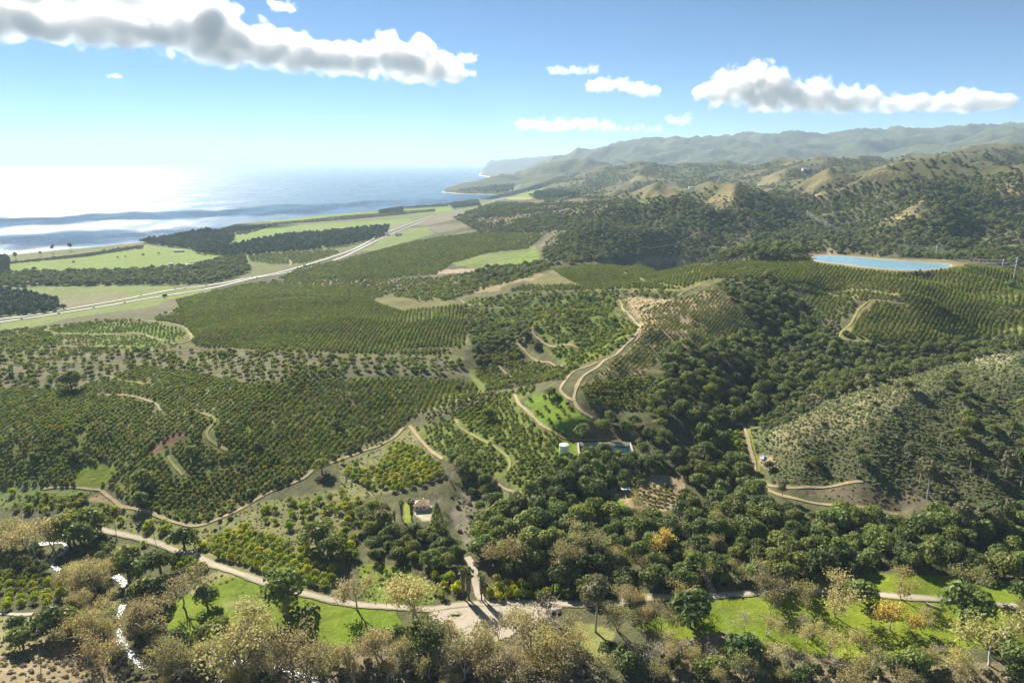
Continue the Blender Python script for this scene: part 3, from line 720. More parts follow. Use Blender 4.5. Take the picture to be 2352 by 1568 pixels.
L_SYC = leaf_mat('sycamore_leaf', [(0.294, 0.250, 0.117), (0.352, 0.303, 0.133), (0.283, 0.282, 0.107), (0.372, 0.318, 0.113), (0.274, 0.239, 0.143)], 0.35)
L_SAGE = leaf_mat('sage_leaf', [(0.167, 0.198, 0.082), (0.212, 0.234, 0.102), (0.187, 0.227, 0.076), (0.236, 0.248, 0.117)], 0.2)
L_WIL = leaf_mat('willow_leaf', [(0.163, 0.194, 0.056), (0.213, 0.231, 0.062), (0.237, 0.250, 0.075)], 0.3)
L_GOLD = leaf_mat('golden_leaf', [(0.42, 0.32, 0.075), (0.46, 0.36, 0.09), (0.40, 0.33, 0.09)], 0.35)
L_EUC = leaf_mat('eucalyptus_leaf', [(0.147, 0.147, 0.070), (0.189, 0.182, 0.084), (0.119, 0.129, 0.067)], 0.22)
L_DARK = leaf_mat('grove_leaf', [(0.063, 0.098, 0.049), (0.091, 0.128, 0.060), (0.120, 0.143, 0.074)], 0.15)
L_SHRUB = leaf_mat('scrub_leaf', [(0.081, 0.095, 0.046), (0.128, 0.135, 0.070), (0.176, 0.169, 0.097), (0.101, 0.108, 0.054), (0.149, 0.135, 0.081)], 0.15)
L_PALM = leaf_mat('palm_frond', [(0.120, 0.150, 0.036), (0.156, 0.168, 0.042)], 0.2)
L_BRUSH = leaf_mat('dry_brush', [(0.309, 0.244, 0.169), (0.390, 0.318, 0.220), (0.260, 0.220, 0.152)], 0.2)
L_TUSS = leaf_mat('tussock_grass', [(0.17, 0.18, 0.06), (0.22, 0.20, 0.085), (0.14, 0.17, 0.045), (0.26, 0.225, 0.12)], 0.3)
B_BARK = surf('oak_bark', (0.12, 0.095, 0.07), 0.95, 0.3, 1.2, bump=0.05)
B_PALE = surf('sycamore_bark', (0.42, 0.385, 0.33), 0.9, 0.35, 0.7, bump=0.03)
B_TWIG = surf('grey_twig', (0.27, 0.23, 0.18), 0.95, 0.3, 0.7)
B_SKIRT = surf('palm_skirt', (0.27, 0.21, 0.14), 0.95, 0.4, 2.5, bump=0.08)

def leaf_quads(pos, nrm, size, rng, asp=1.5):
    n = len(pos)
    nrm = nrm / (np.linalg.norm(nrm, axis=1)[:, None] + 1e-9)
    r = rng.normal(size=(n, 3)); a = np.cross(nrm, r); a /= np.linalg.norm(a, axis=1)[:, None] + 1e-9
    b = np.cross(nrm, a)
    s = (size * rng.uniform(0.65, 1.35, n))[:, None]
    k = rng.uniform(1, asp, n)[:, None]
    v = np.stack([pos + a * s * k, pos + b * s + nrm * s * 0.25, pos - a * s * k, pos - b * s + nrm * s * 0.25], 1).reshape(-1, 3)
    return v, np.arange(4 * n).reshape(n, 4)
def crown_pts(lobes, n, rng, shell=(0.72, 1.04), low=-0.45, tilt=0.75):
    L = np.array(lobes, float)
    w = (L[:, 3] * L[:, 4]) ** 1.0; w /= w.sum()
    k = rng.choice(len(L), n, p=w)
    d = rng.normal(size=(n, 3)); d /= np.linalg.norm(d, axis=1)[:, None]
    f = d[:, 2] < low; d[f, 2] *= -1
    r = rng.uniform(*shell, n)[:, None]
    pos = L[k, :3] + d * L[k, 3:6] * r
    # points buried deep inside other lobes are wasted: pull them outward
    nrm = d + rng.normal(size=(n, 3)) * tilt * 0.6
    return pos, nrm
def tube(pts, rad, sides=6):
    pts = np.array(pts, float); rad = np.array(rad, float); n = len(pts)
    v = []; f = []
    for i in range(n):
        d = pts[min(i + 1, n - 1)] - pts[max(i - 1, 0)]; d /= np.linalg.norm(d) + 1e-9
        a = np.cross(d, (0.31, 0.9, 0.2)); a /= np.linalg.norm(a) + 1e-9; b = np.cross(d, a)
        for k in range(sides):
            t = 2 * math.pi * k / sides
            v.append(pts[i] + rad[i] * (math.cos(t) * a + math.sin(t) * b))
    for i in range(n - 1):
        for k in range(sides):
            f.append([i * sides + k, i * sides + (k + 1) % sides, (i + 1) * sides + (k + 1) % sides, (i + 1) * sides + k])
    v.append(pts[-1]); m = len(v) - 1
    for k in range(sides): f.append([(n - 1) * sides + k, (n - 1) * sides + (k + 1) % sides, m])
    return np.array(v), f
def join(parts):
    V = []; Fc = []; o = 0
    for v, f in parts:
        V.append(np.asarray(v)); Fc += [[i + o for i in q] for q in (f if isinstance(f, list) else f.tolist())]; o += len(v)
    return np.vstack(V), Fc
def branch_tree(rng, H, spread, stems=1, levels=3, r0=0.4, lean=0.15, first=0.35):
    tubes = []; tips = []
    def grow(p, d, L, r, lev):
        n = 4; pts = [p]; 
        for i in range(n):
            d = d + rng.normal(size=3) * 0.13; d[2] += 0.05; d /= np.linalg.norm(d)
            pts.append(pts[-1] + d * L / n)
        tubes.append(tube(pts, np.linspace(r, r * 0.55, n + 1), 5 if lev < 2 else 3))
        if lev >= levels:
            tips.append(pts[-1]); tips.append(pts[-2]); tips.append(pts[2]); return
        nb = rng.integers(2, 4) + (lev == 0)
        for k in range(nb):
            az = rng.uniform(0, 2 * math.pi)
            e = np.array([math.cos(az), math.sin(az), 0]) * spread * rng.uniform(0.6, 1.2)
            q = pts[rng.integers(2, n + 1)] if k else pts[-1]
            dd = d * 0.8 + e; dd[2] = max(dd[2], 0.15); dd /= np.linalg.norm(dd)
            grow(q, dd, L * rng.uniform(0.6, 0.85), r * 0.55, lev + 1)
    for s_ in range(stems):
        az = rng.uniform(0, 2 * math.pi); l = lean * (1 if stems == 1 else 1.6)
        grow(np.array([0.4 * math.cos(az) * (stems > 1), 0.4 * math.sin(az) * (stems > 1), -0.5]), np.array([math.cos(az) * l, math.sin(az) * l, 1.0]), H * first, r0, 0)
    return tubes, np.array(tips)

PROTO = {}
def proto(kind, crown, trunk=None): PROTO.setdefault(kind, []).append((crown, trunk))
def blob_lobes(rng, n, W, Hc, z0, r):
    out = []
    for i in range(n):
        a = rng.uniform(0, 2 * math.pi); q = math.sqrt(rng.uniform(0, 1)) * (W / 2 - r * 0.75)
        h = z0 + (1 - (q / (W / 2)) ** 2) * (Hc - r * 0.8) * rng.uniform(0.55, 1.0)
        rr = r * rng.uniform(0.75, 1.2)
        out.append((q * math.cos(a), q * math.sin(a), h, rr, rr, rr * 0.85))
    return out
def orchard_like(kind, mat, nvar, nq, W, H, size):
    for v in range(nvar):
        rng = np.random.default_rng(100 + v + len(kind))
        lob = [(0, 0, H * 0.5, W * 0.42, W * 0.42, H * 0.46)] + blob_lobes(rng, 6, W, H * 0.55, H * 0.3, W * 0.21)
        p, n = crown_pts(lob, nq, rng, (0.82, 1.05), -0.6)
        p[:, 2] = np.maximum(p[:, 2], 0.15)
        cv = leaf_quads(p, n, size, rng)
        tv = tube([(0, 0, -0.5), (0.05, 0, H * 0.25), (0, 0.1, H * 0.55)], [0.16, 0.13, 0.06], 5)
        V, Fc = join([cv, tv])
        me = mesh(kind, V, Fc, mat); me.materials.append(B_BARK)
        mi = np.zeros(len(me.polygons), np.int32); mi[nq:] = 1; me.polygons.foreach_set('material_index', mi)
        proto(kind, me)
orchard_like('orchard_tree', L_ORCH, 4, 170, 5.2, 4.6, 0.42)
orchard_like('citrus_tree', L_CIT, 4, 240, 6.2, 5.2, 0.40)
def oak_like(kind, mat, nvar, nq, W, H, size, nl=12, seed=0, z0=0.25, bark=None):
    for v in range(nvar):
        rng = np.random.default_rng(200 + seed + v)
        lob = [(0, 0, H * 0.52, W * 0.33, W * 0.33, H * 0.32)] + blob_lobes(rng, nl, W, H * (1 - z0), H * z0, W * 0.19)
        p, n = crown_pts(lob, nq, rng, (0.78, 1.05), -0.5)
        p[:, 2] = np.maximum(p[:, 2], 0.4)
        cr = mesh(kind + '_crown', *leaf_quads(p, n, size, rng), mat)
        tb = [tube([(0, 0, -0.8), (0.1, 0.05, H * 0.18), (0.2, 0.1, H * 0.35)], [0.45, 0.38, 0.3], 7)]
        for k in range(5):
            a = 2 * math.pi * k / 5 + rng.uniform(-.4, .4)
            tb.append(tube([(0.2, 0.1, H * 0.3), (W * 0.14 * math.cos(a), W * 0.14 * math.sin(a), H * 0.48), (W * 0.27 * math.cos(a), W * 0.27 * math.sin(a), H * 0.66)], [0.26, 0.18, 0.08], 5))
        proto(kind, cr, mesh(kind + '_trunk', *join(tb), bark or B_BARK, True))
oak_like('oak_tree', L_OAK, 6, 1000, 10.5, 8.5, 0.40, 18)
oak_like('willow_tree', L_WIL, 3, 520, 8.0, 11.0, 0.5, 12, 50, 0.12)
oak_like('grove_tree', L_DARK, 3, 480, 10.0, 16.0, 0.7, 14, 80, 0.15)
def syc_like(kind, lmat, bark, nvar, H, seed, nleaf, size, stems=1, spread=0.75, levels=3, fuzz=1.1):
    for v in range(nvar):
        rng = np.random.default_rng(300 + seed + v)
        tb, tips = branch_tree(rng, H, spread, stems if not isinstance(stems, list) else stems[v % len(stems)], levels, 0.36, 0.2)
        k = rng.integers(0, len(tips), nleaf)
        p = tips[k] + rng.normal(size=(nleaf, 3)) * fuzz
        cr = mesh(kind + '_crown', *leaf_quads(p, rng.normal(size=(nleaf, 3)) + (0, 0, .6), size, rng), lmat)
        tr = mesh(kind + '_trunk', *join(tb), bark)
        proto(kind, cr, tr)
syc_like('sycamore_tree', L_SYC, B_PALE, 7, 15, 0, 1350, 0.235, [1, 2, 1, 3, 2, 1, 1], 0.72, 3, 1.15)
syc_like('golden_tree', L_GOLD, B_PALE, 2, 13, 40, 1200, 0.30, 1, 0.7)
syc_like('bare_tree', L_BRUSH, B_PALE, 3, 14, 60, 500, 0.16, [1, 1, 2], 0.85, 4, 0.9)
def euc_like(kind, nvar, seed, H, W, lmat=None):
    for v in range(nvar):
        rng = np.random.default_rng(400 + seed + v)
        tb = [tube([(0, 0, -0.5), (0.3, 0.1, H * 0.3), (0.1, 0.4, H * 0.6), (0.3, 0.2, H * 0.85)], [0.42, 0.34, 0.22, 0.08], 7)]
        lob = []
        for k in range(8):
            a = rng.uniform(0, 2 * math.pi); z = H * rng.uniform(0.5, 0.9); q = W * 0.5 * rng.uniform(0.3, 0.8) * (1.15 - z / H * 0.5)
            e = np.array([q * math.cos(a), q * math.sin(a), z])
            tb.append(tube([(0.2, 0.2, z * 0.66), tuple(e * (0.55, 0.55, 0.88)), tuple(e)], [0.2, 0.12, 0.05], 5))
            r = W * rng.uniform(0.17, 0.26)
            lob.append((*e, r, r, r * 0.9))
        lob.append((0.2, 0.2, H * 0.9, W * 0.2, W * 0.2, W * 0.2))
        p, n = crown_pts(lob, 950, rng, (0.45, 1.08), -0.7)
        proto(kind, mesh(kind + '_crown', *leaf_quads(p, n, 0.5, rng), lmat or L_EUC), mesh(kind + '_trunk', *join(tb), B_PALE, True))
euc_like('eucalyptus_tree', 4, 0, 20, 12.5)
# rounded shrub and dry brush
def bush_like(kind, mat, nvar, nq, W, H, size, seed):
    for v in range(nvar):
        rng = np.random.default_rng(500 + seed + v)
        lob = [(0, 0, H * .3, W * .4, W * .4, H * .55)] + blob_lobes(rng, 5, W, H * 0.8, 0.1, W * 0.2)
        p, n = crown_pts(lob, nq, rng, (0.75, 1.08), -0.1)
        p[:, 2] = np.maximum(p[:, 2], 0.05)
        proto(kind, mesh(kind, *leaf_quads(p, n, size, rng), mat))
bush_like('shrub', L_SHRUB, 4, 100, 3.4, 2.2, 0.42, 0)
bush_like('sage_bush', L_SAGE, 4, 80, 3.0, 0.95, 0.34, 60)
bush_like('tussock', L_TUSS, 3, 46, 2.0, 0.55, 0.26, 90)
bush_like('brush', L_BRUSH, 3, 80, 3.0, 1.3, 0.34, 30)
# cone-shaped tree beside the house
rng = np.random.default_rng(9)
n = 650; h = rng.uniform(0, 1, n) ** 1.4; a = rng.uniform(0, 2 * math.pi, n); r = (1 - h) ** 0.8 * 4.6 * rng.uniform(0.6, 1.05, n) + 0.3
pp = np.stack([r * np.cos(a), r * np.sin(a), 1.5 + h * 14], 1)
proto('conifer_tree', mesh('conifer_crown', *leaf_quads(pp, np.stack([np.cos(a), np.sin(a), 0.5 + 0 * a], 1) + rng.normal(size=(n, 3)) * .4, 0.45, rng), L_WIL), mesh('conifer_trunk', *tube([(0, 0, -.5), (0, 0, 8), (0, 0, 15)], [0.4, 0.25, 0.05], 7), B_BARK, True))
# fan palm with its skirt of dead fronds
def palm(H, seed):
    rng = np.random.default_rng(seed)
    tr = tube([(0, 0, -.5), (0.1, 0, H * .5), (0, 0.1, H)], [0.45, 0.34, 0.26], 8)
    n = 260; z = rng.uniform(0.3, 0.97, n); a = rng.uniform(0, 2 * math.pi, n); r = 0.55 + 0.75 * (z - 0.3)
    p = np.stack([r * np.cos(a), r * np.sin(a), z * H], 1)
    sk = leaf_quads(p, np.stack([np.cos(a), np.sin(a), 0.15 * np.ones(n)], 1) + rng.normal(size=(n, 3)) * .25, 0.42, rng, 2.2)
    fr = []
    for k in range(34):
        az = rng.uniform(0, 2 * math.pi); el = rng.uniform(-0.5, 1.2); L = rng.uniform(1.9, 2.6)
        d = np.array([math.cos(az) * math.cos(el), math.sin(az) * math.cos(el), math.sin(el)]); s = np.array([-math.sin(az), math.cos(az), 0])
        o = np.array([0, 0, H]); m = o + d * L * 0.55; 
        fan = [o, m]
        for q in range(7):
            t = (q - 3) / 3 * 1.0
            fan.append(m + (d * math.cos(t) + s * math.sin(t)) * L * 0.55 + np.array([0, 0, -0.25 * L * (abs(t) + 0.3)]))
        fr.append((np.array(fan), [[1, 2 + q, 3 + q] for q in range(6)] + [[0, 1, 4, 5]]))
    return mesh('palm_crown', *join(fr), L_PALM), mesh('palm_trunk', *tr, B_BARK, True), mesh('palm_skirt', *sk, B_SKIRT)

# ------------------------------------------------------------------ where nothing grows: roads, water, buildings
CELL = 2.5
def keys(x, y): return (np.floor(x / CELL).astype(np.int64) + 40000) * 200000 + np.floor(y / CELL).astype(np.int64) + 1000
_bl = []
for p_, w_ in ROADS:
    hw = w_ / 2 + 0.9
    st = p_ if len(p_) < 2 else resample(p_, 2.0)
    k_ = int(hw / CELL) + 1
    for dx in range(-k_, k_ + 1):
        for dy in range(-k_, k_ + 1):
            if math.hypot(dx, dy) * CELL <= hw + 0.6: _bl.append(keys(st[:, 0] + dx * CELL, st[:, 1] + dy * CELL))
BLOCK = np.unique(np.concatenate(_bl))
NOGO = [RIM_PX, PLAZA, P('F', 1610,760, 2040,760, 2040,880, 1610,880), P('F', 1480,770, 1600,770, 1600,880, 1480,880), P('I', 490,10, 640,10, 640,140, 500,140), P('G', 530,860, 640,860, 640,910, 530,910)]
def free(x, y, z):
    px, py = project(x, y, z)
    ok = ~np.isin(keys(x, y), BLOCK)
    for p_ in NOGO: ok &= ~inpoly(p_, px, py)
    return ok

PL = {}                                          # kind -> list of arrays X, Y, size, height factor, variant seed, label index
LABELS = []
def add(kind, X, Y, s, hf, label, group):
    LABELS.append((label, group))
    PL.setdefault(kind, []).append(np.column_stack([X, Y, s, hf, np.full(len(X), len(LABELS) - 1)]))
def scatter(poly, kind, spacing, label, group, prob=1.0, size=(0.85, 1.12), rows=None, jit=0.12, gaps=(), mask=None, seed=None, hole=0.0, bend=0.0):
    """rows: direction of planting rows as two sketch points; None scatters freely"""
    rng = np.random.default_rng((seed or 0) + int(abs(poly[0, 0] * 13 + poly[0, 1] * 7)) + len(kind))
    w = ats(poly)[:, :2]
    c = (w.min(0) + w.max(0)) / 2; half = np.linalg.norm(w.max(0) - w.min(0)) / 2 + 8
    if rows is not None:
        r = ats(np.array(rows, float).reshape(2, 2)); ang = math.atan2(r[1, 1] - r[0, 1], r[1, 0] - r[0, 0])
    else: ang = rng.uniform(0, 3)
    sp = spacing if isinstance(spacing, tuple) else (spacing, spacing)
    n0, n1 = int(half / sp[0]) + 1, int(half / sp[1]) + 1
    a, b = np.meshgrid(np.arange(-n0, n0 + 1) * sp[0], np.arange(-n1, n1 + 1) * sp[1])
    a = a.ravel(); b = b.ravel()
    j = jit if rows is not None else 0.42
    a = a + rng.uniform(-j, j, a.size) * sp[0]; b = b + rng.uniform(-j, j, b.size) * sp[1]
    if rows is not None:                         # rows bend gently with the ground
        b = b + 5 * perlin(a / 90 + 3, b / 90)
    ca_, sa_ = math.cos(ang), math.sin(ang)
    if bend:                                     # terrace rows wrap round the slope
        zr = height(c[0], c[1]); b0 = b.copy()
        for _ in range(7):
            zz_ = height(c[0] + a * ca_ - b * sa_, np.maximum(c[1] + a * sa_ + b * ca_, Y0 + 5))
            b = 0.5 * b + 0.5 * (b0 - bend * np.clip(zz_ - zr, -40, 40))
    X = c[0] + a * ca_ - b * sa_; Y = c[1] + a * sa_ + b * ca_
    m = (X > w[:, 0].min() - 5) & (X < w[:, 0].max() + 5) & (Y > w[:, 1].min() - 5) & (Y < w[:, 1].max() + 5) & (Y > 200) & (np.abs(X) < 1.15 * Y)
    X, Y = X[m], Y[m]
    z = height(X, Y); px, py = project(X, Y, z)
    ok = inpoly(poly, px, py) & (rng.uniform(size=len(X)) < prob) & (z > 2)
    if hole: ok &= fbm(X, Y, 45, 3) > -0.55 + hole
    X, Y, z, px, py = X[ok], Y[ok], z[ok], px[ok], py[ok]
    ok = free(X, Y, z)
    for g_ in gaps: ok &= ~inpoly(g_, px, py) | (rng.uniform(size=len(X)) < 0.05)
    if mask is not None: ok &= rng.uniform(size=len(X)) < mask(X, Y)
    X, Y = X[ok], Y[ok]
    s = rng.uniform(*size, len(X)) * (1 + 0.15 * fbm(X, Y, 60, 2))
    add(kind, X, Y, s, rng.uniform(0.88, 1.12, len(X)), label, group)

DK = 'round dark green orchard tree '
# --- dark orchards
G_OL = 'orchard trees on the hill facing the sea'
gaps_l = (P('E', 530,930, 800,930, 750,1050, 600,1100, 520,1100, 510,990), P('E', 1380,960, 1620,890, 1610,940, 1400,1010), P('E', 1000,840, 1200,712, 1290,712, 1270,752, 1010,885), P('E', 500,780, 600,640, 620,650, 560,840, 490,860))
scatter(P('D', 440,700, 560,690, 700,685, 850,690, 920,715, 1060,700, 1075,760, 1060,800, 1000,815, 800,810, 620,805, 450,795, 440,785, 445,772, 430,757, 400,743, 350,736, 420,720), 'orchard_tree', (3.9, 5.3),
        DK + 'in the dense straight rows on the broad hill crest', 'orchard trees of the dense block on the crest', .97, (.68, .88), rows=(560, 790, 700, 700), jit=.1, bend=0.7)
scatter(P('D', 405,690, 500,668, 560,655, 640,652, 780,662, 900,672, 850,690, 700,682, 560,690, 440,700, 420,715), 'orchard_tree', 6.0, DK + 'between the hill crest and the highway', 'orchard trees by the highway', .9, rows=(560, 680, 640, 656))
scatter(P('D', 230,745, 350,742, 410,755, 430,770, 400,785, 330,768, 200,766, 130,766, 110,757), 'orchard_tree', 6.6, 'small dark tree on the bright green round knoll', 'orchard trees on the round knoll', .9, (.55, .8), rows=(250, 760, 400, 766))
scatter(P('D', 130,770, 330,772, 400,790, 420,800, 330,803, 130,795, 60,790), 'orchard_tree', 6.6, 'small dark tree below the round green knoll', 'orchard trees below the round knoll', .8, (.55, .85), rows=(250, 780, 400, 796))
scatter(P('D', -400,780, 0,765, 110,752, 130,795, 60,800, 0,800, -400,800), 'orchard_tree', 6.5, DK + 'on the rough hill edge above the highway', 'orchard trees at the hill edge', .8, (.8, 1.3))
scatter(P('D', 110,752, 230,738, 350,735, 420,705, 430,715, 350,738, 240,742, 130,760), 'orchard_tree', 6.5, DK + 'beside the highway verge behind the knoll', 'orchard trees behind the knoll', .75, (.8, 1.2))
scatter(P('D', -400,800, 130,800, 420,806, 620,808, 800,815, 1000,820, 1075,835, 1040,860, 900,862, 780,855, 700,880, 600,885, 550,875, 400,850, 330,840, 240,862, 170,900, 0,885, -400,885), 'orchard_tree', 8.2,
        'old spreading orchard tree on the bare grey-brown slope', 'old orchard trees on bare soil', .68, (.8, 1.45), hole=.08)
scatter(P('D', 630,875, 700,845, 790,850, 800,875, 700,885), 'orchard_tree', 6.5, DK + 'in pale rows below the bare grey-brown slope', 'orchard trees in pale rows', .95, (.8, 1.0), rows=(690, 850, 740, 885))
scatter(P('D', -400,890, 170,895, 250,865, 330,842, 430,855, 560,880, 650,882, 800,872, 900,866, 1040,872, 1092,882, 1097,905, 1080,920, 1000,940, 940,960, 920,985, 830,1015, 760,1060,
        700,1095, 620,1130, 560,1165, 450,1205, 390,1190, 345,1170, 290,1150, 260,1120, 0,1112, -400,1112), 'orchard_tree', (3.9, 5.3),
        DK + 'on the wide terraced slope below the bare strip', 'orchard trees on the wide terraced slope', .95, (.6, .92), rows=(560, 1060, 640, 960), jit=.11, gaps=gaps_l, hole=.05, bend=0.9)
scatter(P('F', 500,690, 780,620, 800,570, 1000,480, 1330,390, 1340,420, 1230,500, 1240,560, 1500,740, 1440,800, 1480,860, 1600,870, 1640,900, 1560,1060, 1480,1110, 1200,1095, 1130,1050, 1100,960, 1000,1000, 880,960, 640,860, 560,760),
        'orchard_tree', (3.9, 5.3), DK + 'on the spur beside the white water tank', 'orchard trees on the water tank spur', .95, (.6, .88), rows=(1060, 1000, 1120, 930), jit=.16, hole=.05, bend=0.9)
scatter(P('F', 1270,500, 1350,450, 1500,460, 1600,560, 1700,640, 1690,760, 1580,750, 1330,620), 'orchard_tree', 7.5, 'small dark tree on the bright green terraces above the tank track', 'small trees on the green terraces', .75, (.6, 1.0), rows=(1200, 930, 1270, 975))
scatter(P('D', 1225,755, 1290,735, 1380,720, 1450,735, 1462,760, 1430,795, 1400,815, 1330,840, 1290,835, 1250,800), 'orchard_tree', 6.2, DK + 'on the green knoll between the two dirt tracks', 'orchard trees on the green knoll', .75, (.75, 1.3), hole=.1)
scatter(P('D', 1090,860, 1130,800, 1180,790, 1240,835, 1330,845, 1300,870, 1240,880, 1170,890, 1120,900), 'orchard_tree', 5.8, DK + 'in the fold below the green knoll', 'orchard trees in the fold', .9, (.8, 1.25), rows=(1120, 880, 1200, 860))
scatter(P('D', 1060,692, 1150,680, 1250,670, 1420,668, 1560,670, 1550,690, 1430,680, 1400,720, 1290,735, 1225,755, 1150,790, 1090,790, 1078,760, 1065,705), 'orchard_tree', 7.0, DK + 'on the mottled shelf behind the green knoll', 'orchard trees on the mottled shelf', .62, (.8, 1.5), hole=.1)
scatter(P('D', 1270,620, 1350,608, 1420,612, 1520,650, 1560,665, 1420,662, 1250,668, 1170,668, 1200,655, 1330,655, 1290,635), 'orchard_tree', (4.2, 5.6), DK + 'in the rows right of the bare tan knoll', 'orchard trees by the bare tan knoll', .96, (.7, .9), rows=(1330, 655, 1420, 620))
scatter(P('D', 1430,612, 1560,600, 1600,605, 1650,640, 1600,650, 1560,663, 1520,650), 'orchard_tree', (4.2, 5.6), DK + 'in the block below the staked field', 'orchard trees below the staked field', .96, (.7, .9), rows=(1480, 640, 1560, 605))
scatter(P('D', 1590,612, 1700,600, 1850,590, 1885,608, 1970,620, 2060,628, 2150,623, 2215,610, 2352,622, 2700,640, 2700,775, 2352,772, 2200,778, 2100,790, 2000,782, 1945,772, 1975,730, 2010,690, 1900,685, 1800,655, 1760,632, 1700,642, 1640,636), 'orchard_tree', (3.9, 5.3),
        DK + 'in the curving rows under the hilltop reservoir', 'orchard trees under the hilltop reservoir', .96, (.68, .9), rows=(1760, 640, 1800, 600), jit=.1, gaps=(P('C', 1300,925, 1340,935, 1230,1010, 1230,1040, 1190,1100, 1130,1190, 1080,1200, 1160,1080, 1200,1000),), bend=0.8)
scatter(P('D', 1850,680, 1960,688, 1965,710, 1920,740, 1860,735), 'orchard_tree', 6.0, DK + 'beside the grassy wash under the reservoir', 'orchard trees beside the wash', .9, rows=(1870, 730, 1890, 690))
scatter(P('D', 1470,705, 1560,690, 1640,660, 1690,700, 1720,730, 1740,760, 1700,790, 1620,795, 1550,795, 1480,850, 1420,862, 1360,872, 1460,790), 'orchard_tree', (3.6, 4.8), 'small dark tree in rows on the bare tan slope', 'small trees on the tan slope', .9, (.4, .66), rows=(1560, 780, 1620, 700), hole=.03, bend=0.9)
scatter(P('D', 1330,885, 1420,865, 1500,860, 1512,930, 1420,945, 1350,930), 'orchard_tree', (3.9, 5.3), DK + 'on the curved terraces right of the main dirt road', 'orchard trees right of the dirt road', .85, (.6, .9), rows=(1350, 900, 1450, 905), bend=0.9)
scatter(P('D', 780,600, 930,560, 1010,545, 1100,535, 1250,540, 1210,572, 1120,580, 1040,605, 1000,630, 880,640, 740,642, 690,650, 640,640, 700,612), 'orchard_tree', 7.0, DK + 'on the dark flat between highway and green meadow hill', 'orchard trees on the dark flat', .85, (.9, 1.4), rows=(800, 630, 900, 580))
scatter(P('D', 560,655, 640,645, 740,645, 900,640, 1010,640, 980,662, 900,675, 780,662, 640,652), 'orchard_tree', 9.0, 'old dark orchard tree on the grey flat near the highway', 'old trees on the grey flat', .7, (1.0, 1.5))
scatter(P('D', 570,588, 770,574, 780,582, 700,606, 628,608, 575,600), 'orchard_tree', 9.5, 'small dark tree in the pale rows beyond the highway', 'orchard trees beyond the highway', .95, (.8, 1.1), rows=(600, 604, 700, 580))
scatter(P('D', 1010,640, 1100,625, 1250,600, 1260,620, 1170,650, 1100,665, 1040,690, 960,690, 900,680), 'orchard_tree', 7.5, DK + 'in the hollow before the bare tan knoll', 'orchard trees in the hollow', .7, (.9, 1.5), hole=.08)
# --- yellow-green groves
YG = 'round yellow-green grove tree '
scatter(P('F', 380,790, 490,800, 600,880, 690,960, 690,1010, 560,1080, 400,1130, 280,1120, 90,1060, 90,1030, 260,950, 340,860), 'citrus_tree', 6.0, YG + 'in the slanting block above the house', 'grove above the house', .95, (.85, 1.1), rows=(850, 1110, 930, 1070))
scatter(P('H', 1330,335, 1500,230, 1650,180, 1750,220, 1850,260, 2000,290, 2100,300, 2150,400, 2300,480, 2300,650, 2060,600, 1860,545, 1560,455, 1330,380), 'citrus_tree', 6.2, YG + 'in the large block above the valley road', 'grove above the valley road', .95, (.85, 1.15), rows=(480, 1270, 600, 1300))
scatter(P('H', 1770,120, 1850,40, 2000,10, 2352,-20, 2352,200, 2250,170, 2100,200, 1950,230, 1800,160), 'citrus_tree', 6.8, YG + 'scattered on the pale slope left of the house', 'grove left of the house', .62, (.85, 1.15))
scatter(P('F', 0,920, 160,940, 160,990, 60,1060, 0,1100), 'citrus_tree', 6.8, YG + 'at the top of the pale slope', 'grove at the top of the slope', .6, (.85, 1.1))
scatter(P('I', 0,-60, 120,-20, 150,60, 100,160, 140,260, 120,420, 0,400), 'citrus_tree', 6.6, YG + 'beside the dark trees near the house', 'grove beside the dark trees', .75, (.85, 1.15))
scatter(P('H', 780,230, 1030,290, 1010,330, 860,300, 780,310), 'citrus_tree', 5.8, YG + 'along the lower edge of the valley road', 'grove along the valley road', .95, (.85, 1.05))
scatter(P('H', 1170,380, 1330,390, 1440,450, 1310,525, 1180,500), 'citrus_tree', 5.8, YG + 'in the small clump at the lawn corner', 'grove at the lawn corner', .95, (.85, 1.05))
scatter(P('H', -300,520, 200,520, 440,560, 430,680, 200,770, 0,745, -300,745), 'citrus_tree', 6.2, YG + 'on the flat left of the creek', 'grove left of the creek', .85, (.8, 1.15), rows=(20, 1380, 120, 1360))
scatter(P('H', 90,60, 300,20, 560,-30, 600,20, 400,80, 250,90, 100,90), 'citrus_tree', 6.0, YG + 'beyond the tall bare sycamores', 'grove beyond the sycamores', .85, (.8, 1.1))
scatter(P('H', 640,40, 830,60, 780,110, 700,90), 'citrus_tree', 6.0, YG + 'above the bend of the farm track', 'grove above the track bend', .9, (.8, 1.1))
scatter(P('I', 620,490, 800,480, 830,560, 830,690, 690,695, 620,600), 'citrus_tree', 6.0, YG + 'left of the fan palms', 'grove left of the fan palms', .9, (.85, 1.2))
scatter(P('I', 1000,550, 1250,560, 1500,640, 1490,695, 1000,700), 'citrus_tree', 4.9, YG + 'in the hedge-like band along the gravel yard', 'grove along the gravel yard', .97, (.85, 1.2))
scatter(P('G', 310,710, 420,720, 470,890, 350,890), 'citrus_tree', 4.2, 'small yellow-green tree in the narrow block by the right-hand road', 'narrow block by the road', .97, (.55, .75), rows=(1670, 1040, 1710, 1000))
scatter(P('I', 240,440, 430,460, 480,560, 420,640, 280,640), 'orchard_tree', 6.2, 'young dark tree planted on the green slope behind the road', 'young trees on the green slope', .85, (.5, .8), rows=(870, 1340, 920, 1310))
scatter(P('F', 2000,1080, 2250,1080, 2330,1190, 2200,1240, 1990,1200), 'orchard_tree', (3.9, 5.3), 'young dark tree in rows on the bare tan field', 'young trees on the tan field', .92, (.5, .75), rows=(1480, 1160, 1540, 1170))
